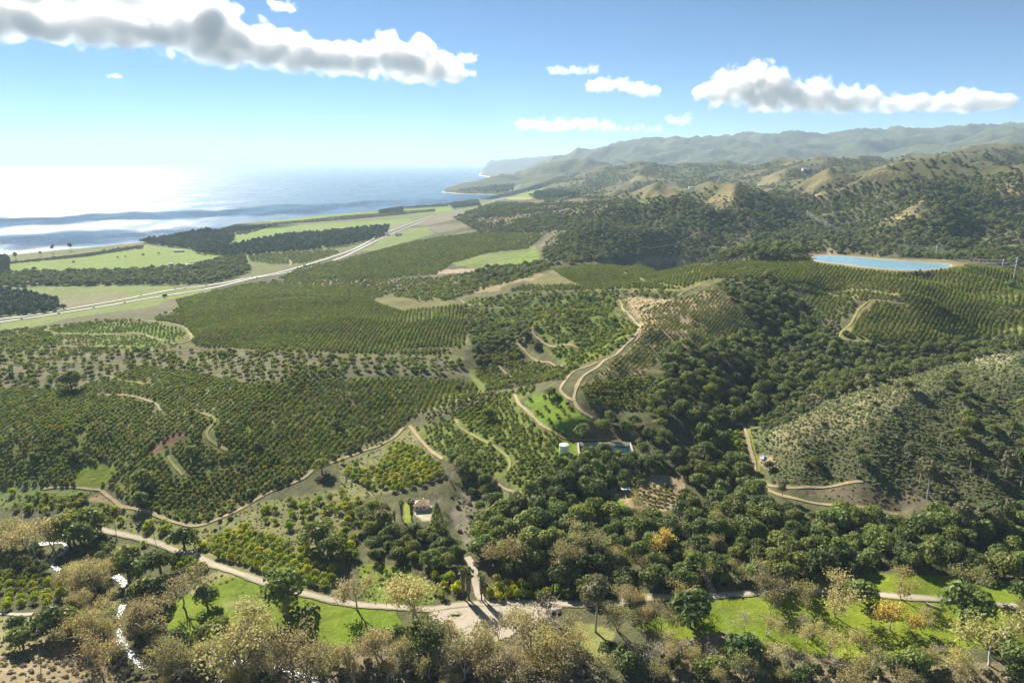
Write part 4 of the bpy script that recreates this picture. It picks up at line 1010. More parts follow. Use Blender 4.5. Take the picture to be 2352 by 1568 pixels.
scatter(P('F', 1950,1000, 2100,990, 2150,1060, 2000,1080), 'orchard_tree', (3.9, 5.3), 'young dark tree at the top of the tan field', 'young trees above the tan field', .7, (.55, .9))
scatter(P('H', 740,120, 1000,110, 1200,160, 1180,280, 1000,240, 800,200), 'citrus_tree', 9, YG + 'on the grass between road and track', 'trees between road and track', .45, (.9, 1.3))
# --- oak woodland
WO = 'dense dark green oak '
scatter(P('D', 1100,1165, 1180,1135, 1290,1095, 1340,1055, 1400,1062, 1480,1085, 1560,1095, 1600,1010, 1640,1000, 1690,1065, 1740,1115, 1800,1155, 1960,1175, 2070,1192, 2200,1190, 2352,1175, 2800,1180, 2800,1335, 2352,1330, 2200,1322, 2000,1308, 1880,1345, 1640,1360, 1500,1380, 1290,1380, 1230,1340, 1110,1330, 1090,1270),
        'oak_tree', 9.6, WO + 'in the wood above the valley road', 'oaks of the valley wood', .95, (.75, 1.75), gaps=(P('F', 1850,980, 1960,960, 2150,1000, 2352,1020, 2352,1130, 2330,1230, 2200,1260, 1990,1230, 1850,1150), P('F', 1830,1170, 1940,1170, 1950,1250, 1850,1250), P('F', 1830,1130, 2352,1130, 2352,1290, 1830,1290), P('I', 1850,-60, 2352,-60, 2352,105, 1900,90), P('G', 430,880, 560,880, 560,1060, 700,1140, 1000,1180, 1500,1280, 1490,1345, 1000,1270, 640,1200, 500,1110)))
scatter(P('I', 130,60, 400,110, 640,150, 800,300, 860,400, 840,480, 620,490, 400,440, 200,420, 120,300), 'oak_tree', 7.4, WO + 'in the shady clump below the house', 'oaks below the house', .92, (.7, 1.2), gaps=(P('I', 400,-20, 660,-20, 680,200, 560,260, 420,230),))
scatter(P('F', 640,860, 720,860, 860,960, 1040,1010, 1080,1080, 1040,1150, 960,1180, 860,1130, 760,1000), 'oak_tree', 8.0, WO + 'in the belt behind the house', 'oaks behind the house', .7, (.6, 1.0))
scatter(P('D', 1520,800, 1560,790, 1650,795, 1740,765, 1760,700, 1790,665, 1850,690, 1850,740, 1935,795, 1900,850, 1800,915, 1720,965, 1640,995, 1570,985, 1490,950, 1510,880), 'oak_tree', 9.2, WO + 'in the canyon below the tan slope', 'oaks of the canyon', .9, (.65, 1.5), hole=.05)
scatter(P('D', 1640,650, 1700,640, 1760,632, 1800,655, 1790,700, 1740,740, 1690,700), 'oak_tree', 8.2, WO + 'at the canyon head under the reservoir', 'oaks of the canyon head', .85, (.6, 1.1))
scatter(P('D', 1080,770, 1130,750, 1200,745, 1225,757, 1240,800, 1190,788, 1140,800, 1100,850, 1080,830), 'oak_tree', 8.0, WO + 'in the ravine left of the green knoll', 'oaks of the ravine', .85, (.6, 1.1))
scatter(P('F', 1480,640, 1700,640, 2030,640, 2352,700, 2352,960, 2100,980, 2050,870, 1990,780, 1700,770), 'oak_tree', 9.5, WO + 'on the bank above the concrete water basin', 'oaks above the basin', .72, (.6, 1.3))
scatter(P('F', 1480,1130, 1560,1060, 1640,930, 1750,880, 2000,880, 2080,960, 1900,1000, 1850,1150, 1700,1200, 1520,1200), 'oak_tree', 7.6, WO + 'on the slope below the concrete water basin', 'oaks below the basin', .9, (.75, 1.6))
# near right hill: scattered oaks and sage
HILL = P('G', 480,700, 700,600, 1100,480, 1500,250, 1900,170, 2352,110, 3200,40, 3200,1200, 2352,1200, 1800,1200, 1250,1060, 900,1090, 640,1080, 540,900)
scatter(HILL, 'oak_tree', 10, 'dark oak on the sage-covered hill beside the right-hand road', 'oaks of the sage hill', .8, (.5, 1.4), mask=lambda X, Y: np.clip(-0.02 + 1.1 * fbm(X, Y, 80, 3) + (X - 330) / 420 * 0.75 - (Y - 490) / 170, 0, 1))
scatter(HILL, 'sage_bush', 2.45, 'low grey-green sage bush on the near hillside', 'sage bushes of the near hillside', .85, (.5, 1.05))
scatter(HILL, 'shrub', 9.5, 'darker round bush on the near sage hillside', 'round bushes of the near hillside', .4, (.6, 1.4), hole=.25)
BACK = P('D', 1860,880, 1960,800, 2000,790, 2100,795, 2200,782, 2352,775, 2800,780, 2800,800, 2352,800, 2150,845, 2000,888, 1900,920)
scatter(BACK, 'oak_tree', 8.5, 'dense dark green oak in the canyon behind the sage hill', 'oaks behind the sage hill', .85, (.5, 1.05))
scatter(BACK, 'shrub', 4.0, 'grey-green bush in the canyon behind the sage hill', 'bushes behind the sage hill', .8, (.6, 1.5))
FLOOR_ = P('D', 1735,940, 1790,900, 1860,865, 1940,875, 1870,940, 1780,985, 1745,985)
scatter(FLOOR_, 'oak_tree', 8.0, 'dense dark green oak on the canyon floor beyond the road end', 'oaks of the canyon floor', .75, (.4, .9))
scatter(FLOOR_, 'shrub', 3.8, 'grey-green bush on the canyon floor beyond the road end', 'bushes of the canyon floor', .75, (.6, 1.5))
WASH = P('D', 1850,735, 1925,740, 1950,775, 1985,790, 2100,795, 2000,800, 1950,830, 1900,850, 1880,800)
scatter(WASH, 'shrub', 4.0, 'grey-green bush on the slope above the canyon', 'bushes above the canyon', .8, (.6, 1.6))
scatter(WASH, 'oak_tree', 9, 'dense dark green oak on the slope above the canyon', 'oaks above the canyon', .5, (.4, .9))
scatter(P('F', 900,440, 700,540, 620,590, 520,650, 560,660, 800,600, 1000,510, 1100,470, 1080,440), 'willow_tree', 5.5, 'pale grey-green willow along the dry wash', 'willows of the dry wash', .9, (.3, .45))
scatter(P('F', 0,830, 330,700, 450,690, 350,750, 150,840, 0,900), 'willow_tree', 5.5, 'pale grey-green willow bush on the gully rim', 'willows on the gully rim', .85, (.28, .45))
scatter(P('D', 560,1140, 690,1085, 830,1020, 840,1030, 700,1095, 570,1160), 'oak_tree', 6.0, 'grey-green bushy oak along the gully', 'oaks along the gully', .85, (.4, .65))
# --- belts on the coastal plain
scatter(P('D', 322,557, 400,545, 470,530, 510,537, 540,548, 504,585, 460,585, 433,571, 370,566), 'grove_tree', 10, 'tall dark tree in the seaside grove', 'trees of the seaside grove', .85, (.6, 1.35))
scatter(P('D', 505,570, 600,552, 650,543, 790,530, 895,520, 885,545, 790,567, 700,578, 570,588, 505,592), 'grove_tree', 10, 'tall dark tree in the long belt across the green fields', 'trees of the long belt', .72, (.5, 1.25), hole=.12)
scatter(P('D', -300,640, 0,628, 200,624, 336,620, 437,611, 560,585, 575,622, 540,640, 470,652, 400,655, 300,655, 100,657, 0,660, -300,670), 'oak_tree', 8.5, 'dark bushy tree in the wide belt below the meadow', 'trees of the belt below the meadow', .7, (.5, 1.6), hole=.12)
scatter(P('D', -300,680, 0,667, 44,674, 134,691, 134,716, 0,729, -300,760), 'grove_tree', 8.5, 'tall dark tree in the grove by the highway', 'trees of the highway grove', .9, (.5, 1.05))
scatter(P('D', -300,600, 20,592, 25,625, 0,640, -300,640), 'grove_tree', 9, 'tall dark tree at the seaward end of the meadow', 'trees at the meadow end', .9, (.7, 1.0))
scatter(P('D', 25,602, 200,582, 330,563, 330,568, 200,590, 25,606), 'shrub', 5, 'low dark bush along the bluff edge', 'bushes of the bluff edge', .8, (.8, 1.6))
scatter(P('D', 510,535, 600,515, 800,495, 1000,480, 1000,486, 800,505, 640,516, 560,540), 'shrub', 7, 'dark bush on the strip between the far fields', 'bushes of the far fields', .5, (1, 2))
scatter(P('B', 260,330, 430,300, 430,335, 270,345), 'grove_tree', 14, 'dark tree in the square clump near the far shore', 'trees of the square clump', .95, (.9, 1.2))
scatter(P('B', 740,280, 940,250, 960,290, 780,310), 'grove_tree', 16, 'dark tree in the far clump before the bay', 'trees before the bay', .9, (.9, 1.3))
scatter(P('B', 430,300, 560,290, 740,280, 740,295, 450,310), 'grove_tree', 18, 'dark tree of the thin line along the far shore', 'trees along the far shore', .9, (.7, 1.0))
scatter(P('B', 770,190, 900,170, 1060,150, 1200,140, 1180,190, 1050,208, 880,200), 'grove_tree', 26, 'dark tree on the wooded headland', 'trees of the headland', .9, (1.0, 1.5))
scatter(P('B', 1330,200, 1500,190, 1640,215, 1560,240, 1330,245), 'grove_tree', 20, 'dark tree in the clump behind the far fields', 'trees behind the far fields', .85, (1.0, 1.5))
scatter(P('A', 700,450, 960,415, 980,440, 700,480), 'shrub', 9, 'bush at the seaward edge of the meadow', 'bushes at the meadow edge', .4, (1, 2))
# --- wild hills behind: oaks by the lie of the land
WH = P('D', 1020,690, 1100,620, 1250,600, 1250,560, 1270,540, 1100,535, 1040,500, 1140,465, 1250,470, 1500,455, 1700,450, 2000,420, 2352,400, 2900,390, 2900,640, 2352,615, 2215,598, 1870,580, 1750,590, 1600,600, 1480,585, 1280,610, 1150,655)
def wild_mask(X, Y):
    w = bil(WILD, np.log(Y / Y0) / LR, (X / Y + AM) * (NC - 1) / (2 * AM))
    return np.clip(0.80 - 2.3 * w, 0.02, 0.97)
scatter(WH, 'oak_tree', 10.5, 'dark oak on the far wild hillsides', 'oaks of the wild hills', .95, (.55, 1.5), mask=wild_mask)
scatter(WH, 'shrub', 7.5, 'low bush on the far wild hillsides', 'bushes of the wild hills', .65, (.8, 1.8), mask=lambda X, Y: wild_mask(X, Y) * 0.4 + 0.6)
scatter(P('C', 60,640, 300,590, 560,560, 760,600, 740,650, 400,660, 100,690), 'shrub', 5, 'low bush on the rise left of the reservoir', 'bushes left of the reservoir', .9, (.8, 1.8))
scatter(P('C', 200,620, 700,590, 740,650, 500,655, 120,680), 'oak_tree', 11, 'dark oak on the rise left of the reservoir', 'oaks left of the reservoir', .5, (.4, .9))
FH = P('D', 1200,440, 1300,400, 1500,372, 1700,380, 1960,362, 2200,352, 2352,338, 2900,325, 2900,405, 2352,402, 2000,422, 1700,452, 1500,455, 1250,470)
scatter(FH, 'oak_tree', 24, 'dark oak on the hazy hills far behind', 'oaks of the hazy hills', .95, (.8, 1.6), mask=lambda X, Y: wild_mask(X, Y) ** 1.5)
# --- valley bottom
RIP = [P('H', 440,470, 780,480, 800,640, 860,800, 1080,800, 1120,900, 1100,1250, 800,1260, 560,900, 480,700), P('H', 1100,1180, 1350,1110, 1650,1060, 1980,1060, 2352,1120, 2352,1300, 1100,1300), P('I', 0,1140, 250,1100, 620,1080, 900,1090, 1500,1060, 1700,1060, 1750,1300, 0,1300), P('J', -150,1040, 300,1040, 600,1080, 1000,1150, 1300,1190, 2352,1150, 2352,1300, -150,1300)]
CREEK_VIEW = (P('H', 800,520, 900,540, 900,800, 890,980, 1090,1110, 1090,1270, 960,1270, 840,1130, 760,1020, 780,800), P('H', 300,270, 490,270, 490,420, 440,530, 320,510))
for q_, lab in zip(RIP, ('along the glittering creek', 'below the lawn on the creek bank', 'below the gravel yard', 'on the brushy bank below the lawns')):
    scatter(q_, 'sycamore_tree', 9.5, 'tan half-bare sycamore ' + lab, 'sycamores ' + lab, .62, (.55, 1.05), gaps=CREEK_VIEW)
    scatter(q_, 'oak_tree', 12, 'dark round oak ' + lab, 'oaks ' + lab, .5, (.5, .95), gaps=CREEK_VIEW)
    scatter(q_, 'bare_tree', 17, 'bare pale tree ' + lab, 'bare trees ' + lab, .7, (.5, .9), gaps=CREEK_VIEW)
    scatter(q_, 'shrub', 4.0, 'low bush ' + lab, 'bushes ' + lab, .6, (.6, 1.5))
    scatter(q_, 'brush', 3.6, 'low dry brush ' + lab, 'dry brush ' + lab, .55, (.6, 1.3))
scatter(P('H', 0,1060, 100,1040, 330,940, 560,930, 700,1100, 800,1280, -300,1300, -300,1060), 'brush', 3.2, 'low dry brush on the tawny bank', 'dry brush on the tawny bank', .42, (.5, 1.2))
scatter(P('H', 0,350, 300,330, 560,330, 760,420, 480,480, 440,560, 200,520, -200,500), 'oak_tree', 6.5, 'dark bushy oak crowding the upper creek', 'oaks by the upper creek', .85, (.4, .75), gaps=CREEK_VIEW)
scatter(P('H', 600,180, 760,330, 770,420, 700,480, 560,330), 'oak_tree', 7, 'dark oak between creek and farm road', 'oaks between creek and road', .8, (.5, .9))
scatter(P('H', 480,560, 640,560, 660,760, 480,900, 420,800), 'shrub', 4.5, 'low bush between grove and creek', 'bushes between grove and creek', .8, (.8, 1.8))
scatter(P('I', 760,-40, 960,-20, 960,200, 900,350, 800,230, 740,100), 'shrub', 4.6, 'low bush in the grey gully beside the wood', 'bushes in the grey gully', .45, (.5, 1.2))
scatter(P('D', 1290,1130, 1700,1180, 1700,1340, 1640,1360, 1300,1340), 'sycamore_tree', 21, 'yellowing sycamore standing out of the oak wood', 'sycamores in the oak wood', .5, (.7, 1.0))
scatter(P('D', 0,1000, 1100,870, 1090,900, 900,985, 560,1165, 300,1150, 0,1115), 'oak_tree', 60, 'large dark oak among the orchard terraces', 'oaks among the terraces', .55, (.7, 1.1))
scatter(P('H', 740,60, 1000,100, 1180,170, 1340,200, 1500,140, 1690,40, 1600,110, 1340,340, 1200,330, 900,230, 750,180), 'shrub', 6, 'low bush on the grassy bank by the track', 'bushes on the grassy bank', .35, (.6, 1.4))
scatter(P('E', 0,1120, 300,1100, 640,1110, 700,1230, 300,1250, 0,1250), 'citrus_tree', 6.5, 'round green grove tree on the pale field edge', 'grove at the pale field edge', .35, (.7, 1.1))

OPEN = [P('H', 630,180, 1000,250, 1330,360, 1700,30, 2352,-80, 2352,650, 2050,600, 1700,500, 1400,430, 1060,300), P('H', 740,0, 1180,160, 1690,40, 1330,350, 750,200), P('F', 0,820, 480,690, 700,980, 280,1140, 0,1200), P('H', -300,790, 330,790, 560,930, 800,1280, -300,1300), P('G', 760,1110, 1250,1070, 1800,1100, 1800,1220, 1500,1290, 1200,1220), P('I', 740,-60, 960,0, 980,340, 900,360), P('H', 1290,640, 1500,480, 1650,520, 1330,660), P('F', 1700,640, 2050,640, 2352,960, 2352,1230, 1850,1150, 2000,900), P('E', 0,1090, 640,1105, 860,1230, 0,1250), P('D', 1430,680, 1640,660, 1740,760, 1550,800, 1350,880), P('D', 1050,690, 1440,690, 1430,735, 1225,755, 1090,790), P('I', 130,430, 620,600, 640,700, 120,700)]
for q_, lab in zip(OPEN, ('on the pale grove slope', 'on the grassy bank by the track', 'above the slanting grove', 'on the tawny bank', 'on the bank under the forked road', 'in the grey gully', 'on the pale lawn corner', 'on the bank round the basin', 'on the pale field', 'on the bare tan slope', 'on the mottled shelf', 'on the green slope by the road')):
    scatter(q_, 'tussock', 3.0, 'small grass tussock ' + lab, 'tussocks ' + lab, .55, (.5, 1.3), hole=.1)
# ------------------------------------------------------------------ single trees read off the picture: tile, kind, foot x, foot y, top y, label
HT = {'sycamore_tree': 15.5, 'golden_tree': 13.5, 'bare_tree': 15, 'oak_tree': 8.6, 'willow_tree': 11, 'grove_tree': 16, 'eucalyptus_tree': 20, 'conifer_tree': 15.6, 'orchard_tree': 4.6}
S, O, W_, E_, G_, B_, N_ = 'sycamore_tree', 'oak_tree', 'willow_tree', 'eucalyptus_tree', 'golden_tree', 'bare_tree', 'conifer_tree'
g1 = 'tall thin pale sycamore in the leftmost group above the creek'
g2 = 'half-bare tan sycamore overhanging the creek'
g3 = 'tan sycamore on the bank below the lawn'
g4 = 'tan half-bare sycamore between gravel yard and picture bottom'
g5 = 'yellow-tan sycamore at the edge of the oak wood'
g6 = 'tan sycamore standing on the bright green pasture'
g7 = 'tall pale-trunked eucalyptus on the brushy slope'
g8 = 'dark oak on the creek bank'
g9 = 'dark green oak among the tan trees of the bank'
SPEC = [
 ('H', S, 95,335,90,g1), ('H', S, 20,335,110,g1), ('H', S, 235,420,120,g1), ('H', S, 365,345,160,g1), ('H', S, 180,330,130,g1),
 ('H', O, 470,290,30,'huge dark tree left of the valley road end'), ('H', O, 610,270,-5,'tallest dark spreading tree where the valley road ends'), ('H', O, 560,330,150,'dark tree between the huge trees and the creek'),
 ('H', W_, 880,530,290,'pale yellow-green willow between creek and valley road'), ('H', O, 950,550,400,'dark oak under the pale willow'),
 ('H', O, 1100,500,340,'dark oak at the end of the grove strip'), ('H', O, 1080,700,540,g8), ('H', O, 1000,690,540,g8), ('H', S, 560,640,430,g2), ('H', S, 660,620,440,g2), ('H', S, 500,640,480,g2),
 ('H', O, 620,600,500,g8), ('H', O, 360,920,750,'dark oak clump on the tawny bank, largest of them'), ('H', O, 470,890,740,'dark oak on the tawny bank nearest the creek'), ('H', O, 160,1010,880,'dark oak by the wooden utility pole'), ('H', O, 120,900,800,'dark oak left of the utility pole'), ('H', O, 230,900,830,'dark oak right behind the utility pole'),
 ('H', S, 1245,735,450,'lone tan sycamore at the left end of the lawn'), ('H', O, 1415,725,600,'small dark upright tree standing alone on the lawn'), ('H', O, 1950,730,490,'big grey-green oak on the lawn beside the valley road'), ('H', S, 1945,790,640,'small tan sycamore in front of the big lawn oak'),
 ('H', O, 1480,960,815,'dark oak at the lower lawn edge, larger of a pair'), ('H', O, 1390,985,880,'dark oak at the lower lawn edge, smaller of a pair'), ('H', O, 1215,1030,900,'round dark oak below the lone lawn sycamore'), ('H', O, 1060,960,870,g8),
 ('H', S, 700,960,720,g2), ('H', S, 600,1000,770,g2), ('H', S, 960,890,690,g2), ('H', S, 1010,960,700,g2), ('H', S, 650,1120,900,g2),
 ('H', S, 1130,1210,980,g3), ('H', S, 1250,1220,990,g3), ('H', S, 1330,1150,1000,g3), ('H', S, 1430,1110,950,g3), ('H', S, 1540,1090,930,g3), ('H', S, 1660,1180,770,g3), ('H', S, 1700,980,760,'slender tan sycamore leaning over the lawn middle'), ('H', S, 1800,1020,800,g3), ('H', S, 1720,1200,900,g3), ('H', S, 1900,1160,860,g3), ('H', S, 2000,1160,950,g3), ('H', S, 2110,1230,960,g3), ('H', S, 2250,1210,1010,g3),
 ('I', S, 110,745,470,'tall many-stemmed tan sycamore at the lawn right of the big oak'), ('I', S, 490,860,510,'wide tan sycamore at the left end of the gravel yard'), ('I', S, 545,820,560,'leaning tan sycamore at the gravel yard corner'),
 ('I', S, 250,1080,870,g4), ('I', S, 300,1110,900,g4), ('I', S, 400,1130,940,g4), ('I', O, 380,960,860,'dark oak beside the gravel yard corner'), ('I', O, 570,1050,850,'tall dark oak below the gravel yard corner'), ('I', S, 680,1130,830,g4), ('I', S, 740,1010,800,g4), ('I', S, 960,1110,830,g4), ('I', S, 1000,1210,960,g4), ('I', B_, 1100,1010,790,'bare many-twigged tree standing in the gravel yard'), ('I', S, 1200,1240,1050,g4), ('I', S, 1260,1190,1010,g4), ('I', S, 1240,960,740,'thin tan sycamore inside the gravel yard'), ('I', S, 1320,1060,780,g4), ('I', S, 1400,1130,880,g4), ('I', B_, 1540,990,650,'dark-trunked bare tree at the right end of the gravel yard'), ('I', S, 1600,960,770,g4), ('I', S, 1450,1140,950,g4), ('I', S, 1560,1150,960,g4), ('I', S, 1650,1110,880,g4), ('I', B_, 920,1000,860,'grey bare tree at the lower gravel yard edge'), ('I', S, 850,1230,1010,g4), ('I', S, 740,1240,1090,g4),
 ('I', E_, 1745,900,560,'tall dark eucalyptus at the end of the gravel yard'), ('I', S, 1950,770,580,g5), ('I', S, 1900,890,680,g5), ('I', S, 2010,720,590,g5), ('I', S, 2080,830,710,g5), ('I', S, 2200,890,700,g5), ('I', S, 2300,710,540,g5), ('I', B_, 2060,1110,890,'grey twiggy tree below the yard end'), ('I', O, 1830,1060,970,g9), ('I', S, 1820,1210,1050,g4), ('I', O, 1950,1180,1040,g9), ('I', S, 2250,1060,970,g4), ('I', S, 2140,1250,1100,g4),
 ('I', S, 1100,470,220,'broad brown sycamore left in the oak wood'), ('I', W_, 1170,270,130,'narrow pale yellow-green tree behind the brown sycamore'), ('I', W_, 1290,380,190,'pale green willow in the oak wood, left of two'), ('I', W_, 1400,350,190,'pale green willow in the oak wood, right of two'), ('I', S, 1520,480,270,'golden-tan sycamore right of the pale willows'), ('I', S, 1760,410,210,g5), ('I', S, 1880,450,310,g5), ('I', S, 2050,500,350,g5), ('I', G_, 2180,370,200,'golden tree high in the oak wood'), ('I', S, 2190,480,370,g5), ('I', S, 1600,270,120,g5), ('I', S, 1500,560,470,g5),
 ('I', N_, 665,220,30,'cone-shaped yellow-green tree right of the house'), ('I', W_, 300,200,50,'pale yellow-green tree left of the house palms'), ('F', B_, 630,1240,1090,'grey bare tree behind the house roof'), ('F', B_, 750,1040,880,'bare pale tree beside the farm track above the grove'),
 ('J', S, 560,650,420,'broad pinkish-tan sycamore on the far side of the pasture road'), ('J', S, 200,560,420,'pinkish-tan half-bare tree at the wood edge by the wires'), ('J', S, 870,760,560,g6), ('J', S, 1060,800,520,'tall leaning tan sycamore in the middle of the pasture'), ('J', S, 620,790,650,g6), ('J', B_, 440,910,740,'grey-tan bare sycamore at the left end of the pasture'), ('J', S, 590,920,770,g6), ('J', B_, 790,890,740,'white-limbed bare tree in the pasture'), ('J', S, 860,970,800,g6), ('J', S, 1000,1070,890,g6), ('J', S, 1230,1010,860,g6), ('J', B_, 1350,1160,1000,'white-branched bare tree with a dark trunk below the pasture'), ('J', G_, 1440,890,690,'golden-yellow tree in the pasture, left of two'), ('J', G_, 1550,900,760,'golden-yellow tree in the pasture, right of two'), ('J', S, 1650,900,750,g6), ('J', S, 1510,680,480,'tan sycamore standing over the pasture road'), ('J', S, 1960,630,400,'tall pale sycamore behind the big pasture oak'), ('J', B_, 1740,1070,930,'round white-twigged bare tree below the big pasture oak'), ('J', S, 2110,1130,770,'tall tan sycamore right of the big pasture oak'), ('J', B_, 2180,990,870,'bare white tree right of the tall tan sycamore'), ('J', S, 2340,800,700,g6),
 ('J', O, 1240,700,555,'dark grey oak beside the pasture road'), ('J', O, 1930,850,600,'big dark oak on the pasture beside the fallen log'), ('J', O, 60,860,640,'big dark oak at the left end of the pasture'), ('J', O, 440,1130,940,g9), ('J', O, 1600,1190,1040,g9), ('J', O, 1490,1210,1080,g9), ('J', O, 2290,1160,1000,g9), ('J', O, 2310,1260,1140,g9), ('J', O, 150,1240,1120,g9), ('J', O, 260,1220,1090,g9), ('J', O, 800,1270,1180,g9), ('J', O, 2335,690,560,'dark green oak at the far right of the pasture road'),
 ('G', E_, 1690,1170,930,'white-trunked eucalyptus standing alone above the lower track'), ('G', E_, 1985,970,830,g7), ('G', E_, 2230,1010,840,g7), ('G', E_, 1640,1060,890,g7), ('G', E_, 2100,1040,900,g7), ('G', E_, 2330,1090,930,g7), ('J', E_, 1920,245,30,g7), ('J', E_, 2120,235,60,g7), ('J', E_, 2040,210,50,g7), ('J', E_, 2240,110,-10,g7), ('G', E_, 1560,900,790,g7), ('G', E_, 1780,830,720,g7),
 ('G', E_, 695,1165,1040,'slim open-crowned tree at the road fork'), ('F', O, 1655,760,650,'round grey-green oak beside the tank track'), ('F', O, 1790,710,620,'round dark oak right of the tank track'), ('F', O, 1740,900,805,'round oak hiding the front wall of the concrete basin'), ('F', O, 1890,900,830,'oak before the right half of the concrete basin'), ('F', W_, 1840,640,550,'tan bushy tree on the bend below the main dirt road'),
 ('F', O, 1020,640,540,'dark oak at the top of the green strip'), ('F', O, 830,1000,880,'dark oak beside the bare pale tree'), ('F', O, 1000,1090,1000,'grey-green oak behind the cone-shaped tree'), ('F', O, 1430,480,400,'dark oak above the bright green terraces'),
 ('E', O, 980,1080,960,'large dark oak at the foot of the orchard slope'), ('E', O, 960,1220,1120,'large dark oak beside the track bend'), ('E', O, 490,420,280,'large brownish tree in the orchard saddle'), ('E', O, 2200,990,890,'dark oak at the gully corner'), ('E', O, 1310,880,800,'dark oak on the orchard slope'), ('H', O, 2170,330,150,'dark oak standing inside the yellow-green grove, left of two'), ('H', O, 2270,400,250,'dark oak standing inside the yellow-green grove, right of two'), ('H', O, 1260,330,190,'grey-green tree at the lower gully mouth'),
 ('C', O, 600,780,720,'dark oak at the head of the reservoir rows'), ('C', O, 2260,850,790,'dark oak in the reservoir rows beside the right power pole'),
 ('A', O, 505,538,520,'small dark tree on the seaside meadow, leftmost'), ('A', O, 806,506,492,'small dark tree on the seaside meadow, second from its left end'), ('A', O, 857,500,487,'small dark tree on the seaside meadow, middle of the row'), ('A', O, 980,490,470,'small dark tree on the seaside meadow, fourth of the row'), ('A', O, 1085,480,463,'small dark tree on the seaside meadow, nearest the grove'),
 ('A', E_, 110,515,462,'tree on the bluff edge, leftmost against the water'), ('A', E_, 365,470,412,'tall thin tree on the bluff against the water, left of two'), ('A', E_, 485,455,400,'tall thin tree on the bluff against the water, right of two'), ('A', E_, 280,490,455,'broad tree on the bluff edge against the water'),
 ('A', O, 1125,780,745,'dark tree standing alone beside the highway'), ('A', O, 435,855,815,'dark tree at the end of the highway grove'), ('A', O, 235,590,562,'small dark tree at the meadow fence'),
]
FORCED = {}
for t_, kd, bx, by, ty, lab in SPEC:
    q = P(t_, bx, by)[0]; w = at(*q)
    depth = w[1] * CP - (w[2] - CAMZ) * SP
    hgt = (by - ty) * 0.336 * depth / F / math.cos(math.atan2(CAMZ - w[2], w[1])) * 0.95
    s = max(0.35, min(2.8, 1.05 * hgt / HT[kd]))
    add(kd, np.array([w[0]]), np.array([w[1]]), np.array([s]), np.array([1.0]), lab, lab if lab not in (g1, g2, g3, g4, g5, g6, g7, g8, g9) else lab.replace('a ', ''))
    FORCED.setdefault(kd, []).append(sum(len(a) for a in PL[kd]) - 1)

# ------------------------------------------------------------------ set out: the 300 of a kind that show largest as single trees, the rest as one mass
def visible(X, Y, Zt):
    tt = np.linspace(0.03, 0.985, 90)[:, None]
    hx, hy = X[None] * tt, Y[None] * tt
    hz = CAMZ + (Zt[None] - CAMZ) * tt
    return ~((height(hx, np.maximum(hy, Y0 + 1)) > hz + 0.5) & (hy > Y0)).any(0)
NOTE = {'orchard_tree': ('orchard', 'mass of dark orchard trees in rows over the hills', 'orchard trees'), 'citrus_tree': ('grove', 'mass of yellow-green grove trees', 'grove trees'),
        'oak_tree': ('woodland', 'mass of dark oaks over canyons and wild hills', 'woodland'), 'shrub': ('scrub', 'mass of low grey-green bushes over the hillsides', 'scrub'),
        'sage_bush': ('sage_scrub', 'mass of low sage over the near right hill', 'scrub'), 'tussock': ('tussock_grass', 'mass of small grass tussocks over the open banks', 'grass'), 'brush': ('undergrowth', 'mass of low dry brush on the creek banks', 'brush'), 'sycamore_tree': ('sycamore_wood', 'mass of tan sycamores along the creek', 'woodland'),
        'grove_tree': ('seaside_woodland', 'mass of tall dark trees over the coastal plain', 'woodland'), 'willow_tree': ('willow_scrub', 'mass of pale willows in the washes', 'scrub')}
CATS = {'tussock': 'grass', 'sage_bush': 'bush', 'orchard_tree': 'tree', 'citrus_tree': 'tree', 'shrub': 'bush', 'brush': 'bush'}
PARTS = {'sycamore_tree', 'golden_tree', 'bare_tree', 'eucalyptus_tree', 'oak_tree', 'willow_tree', 'conifer_tree', 'grove_tree'}
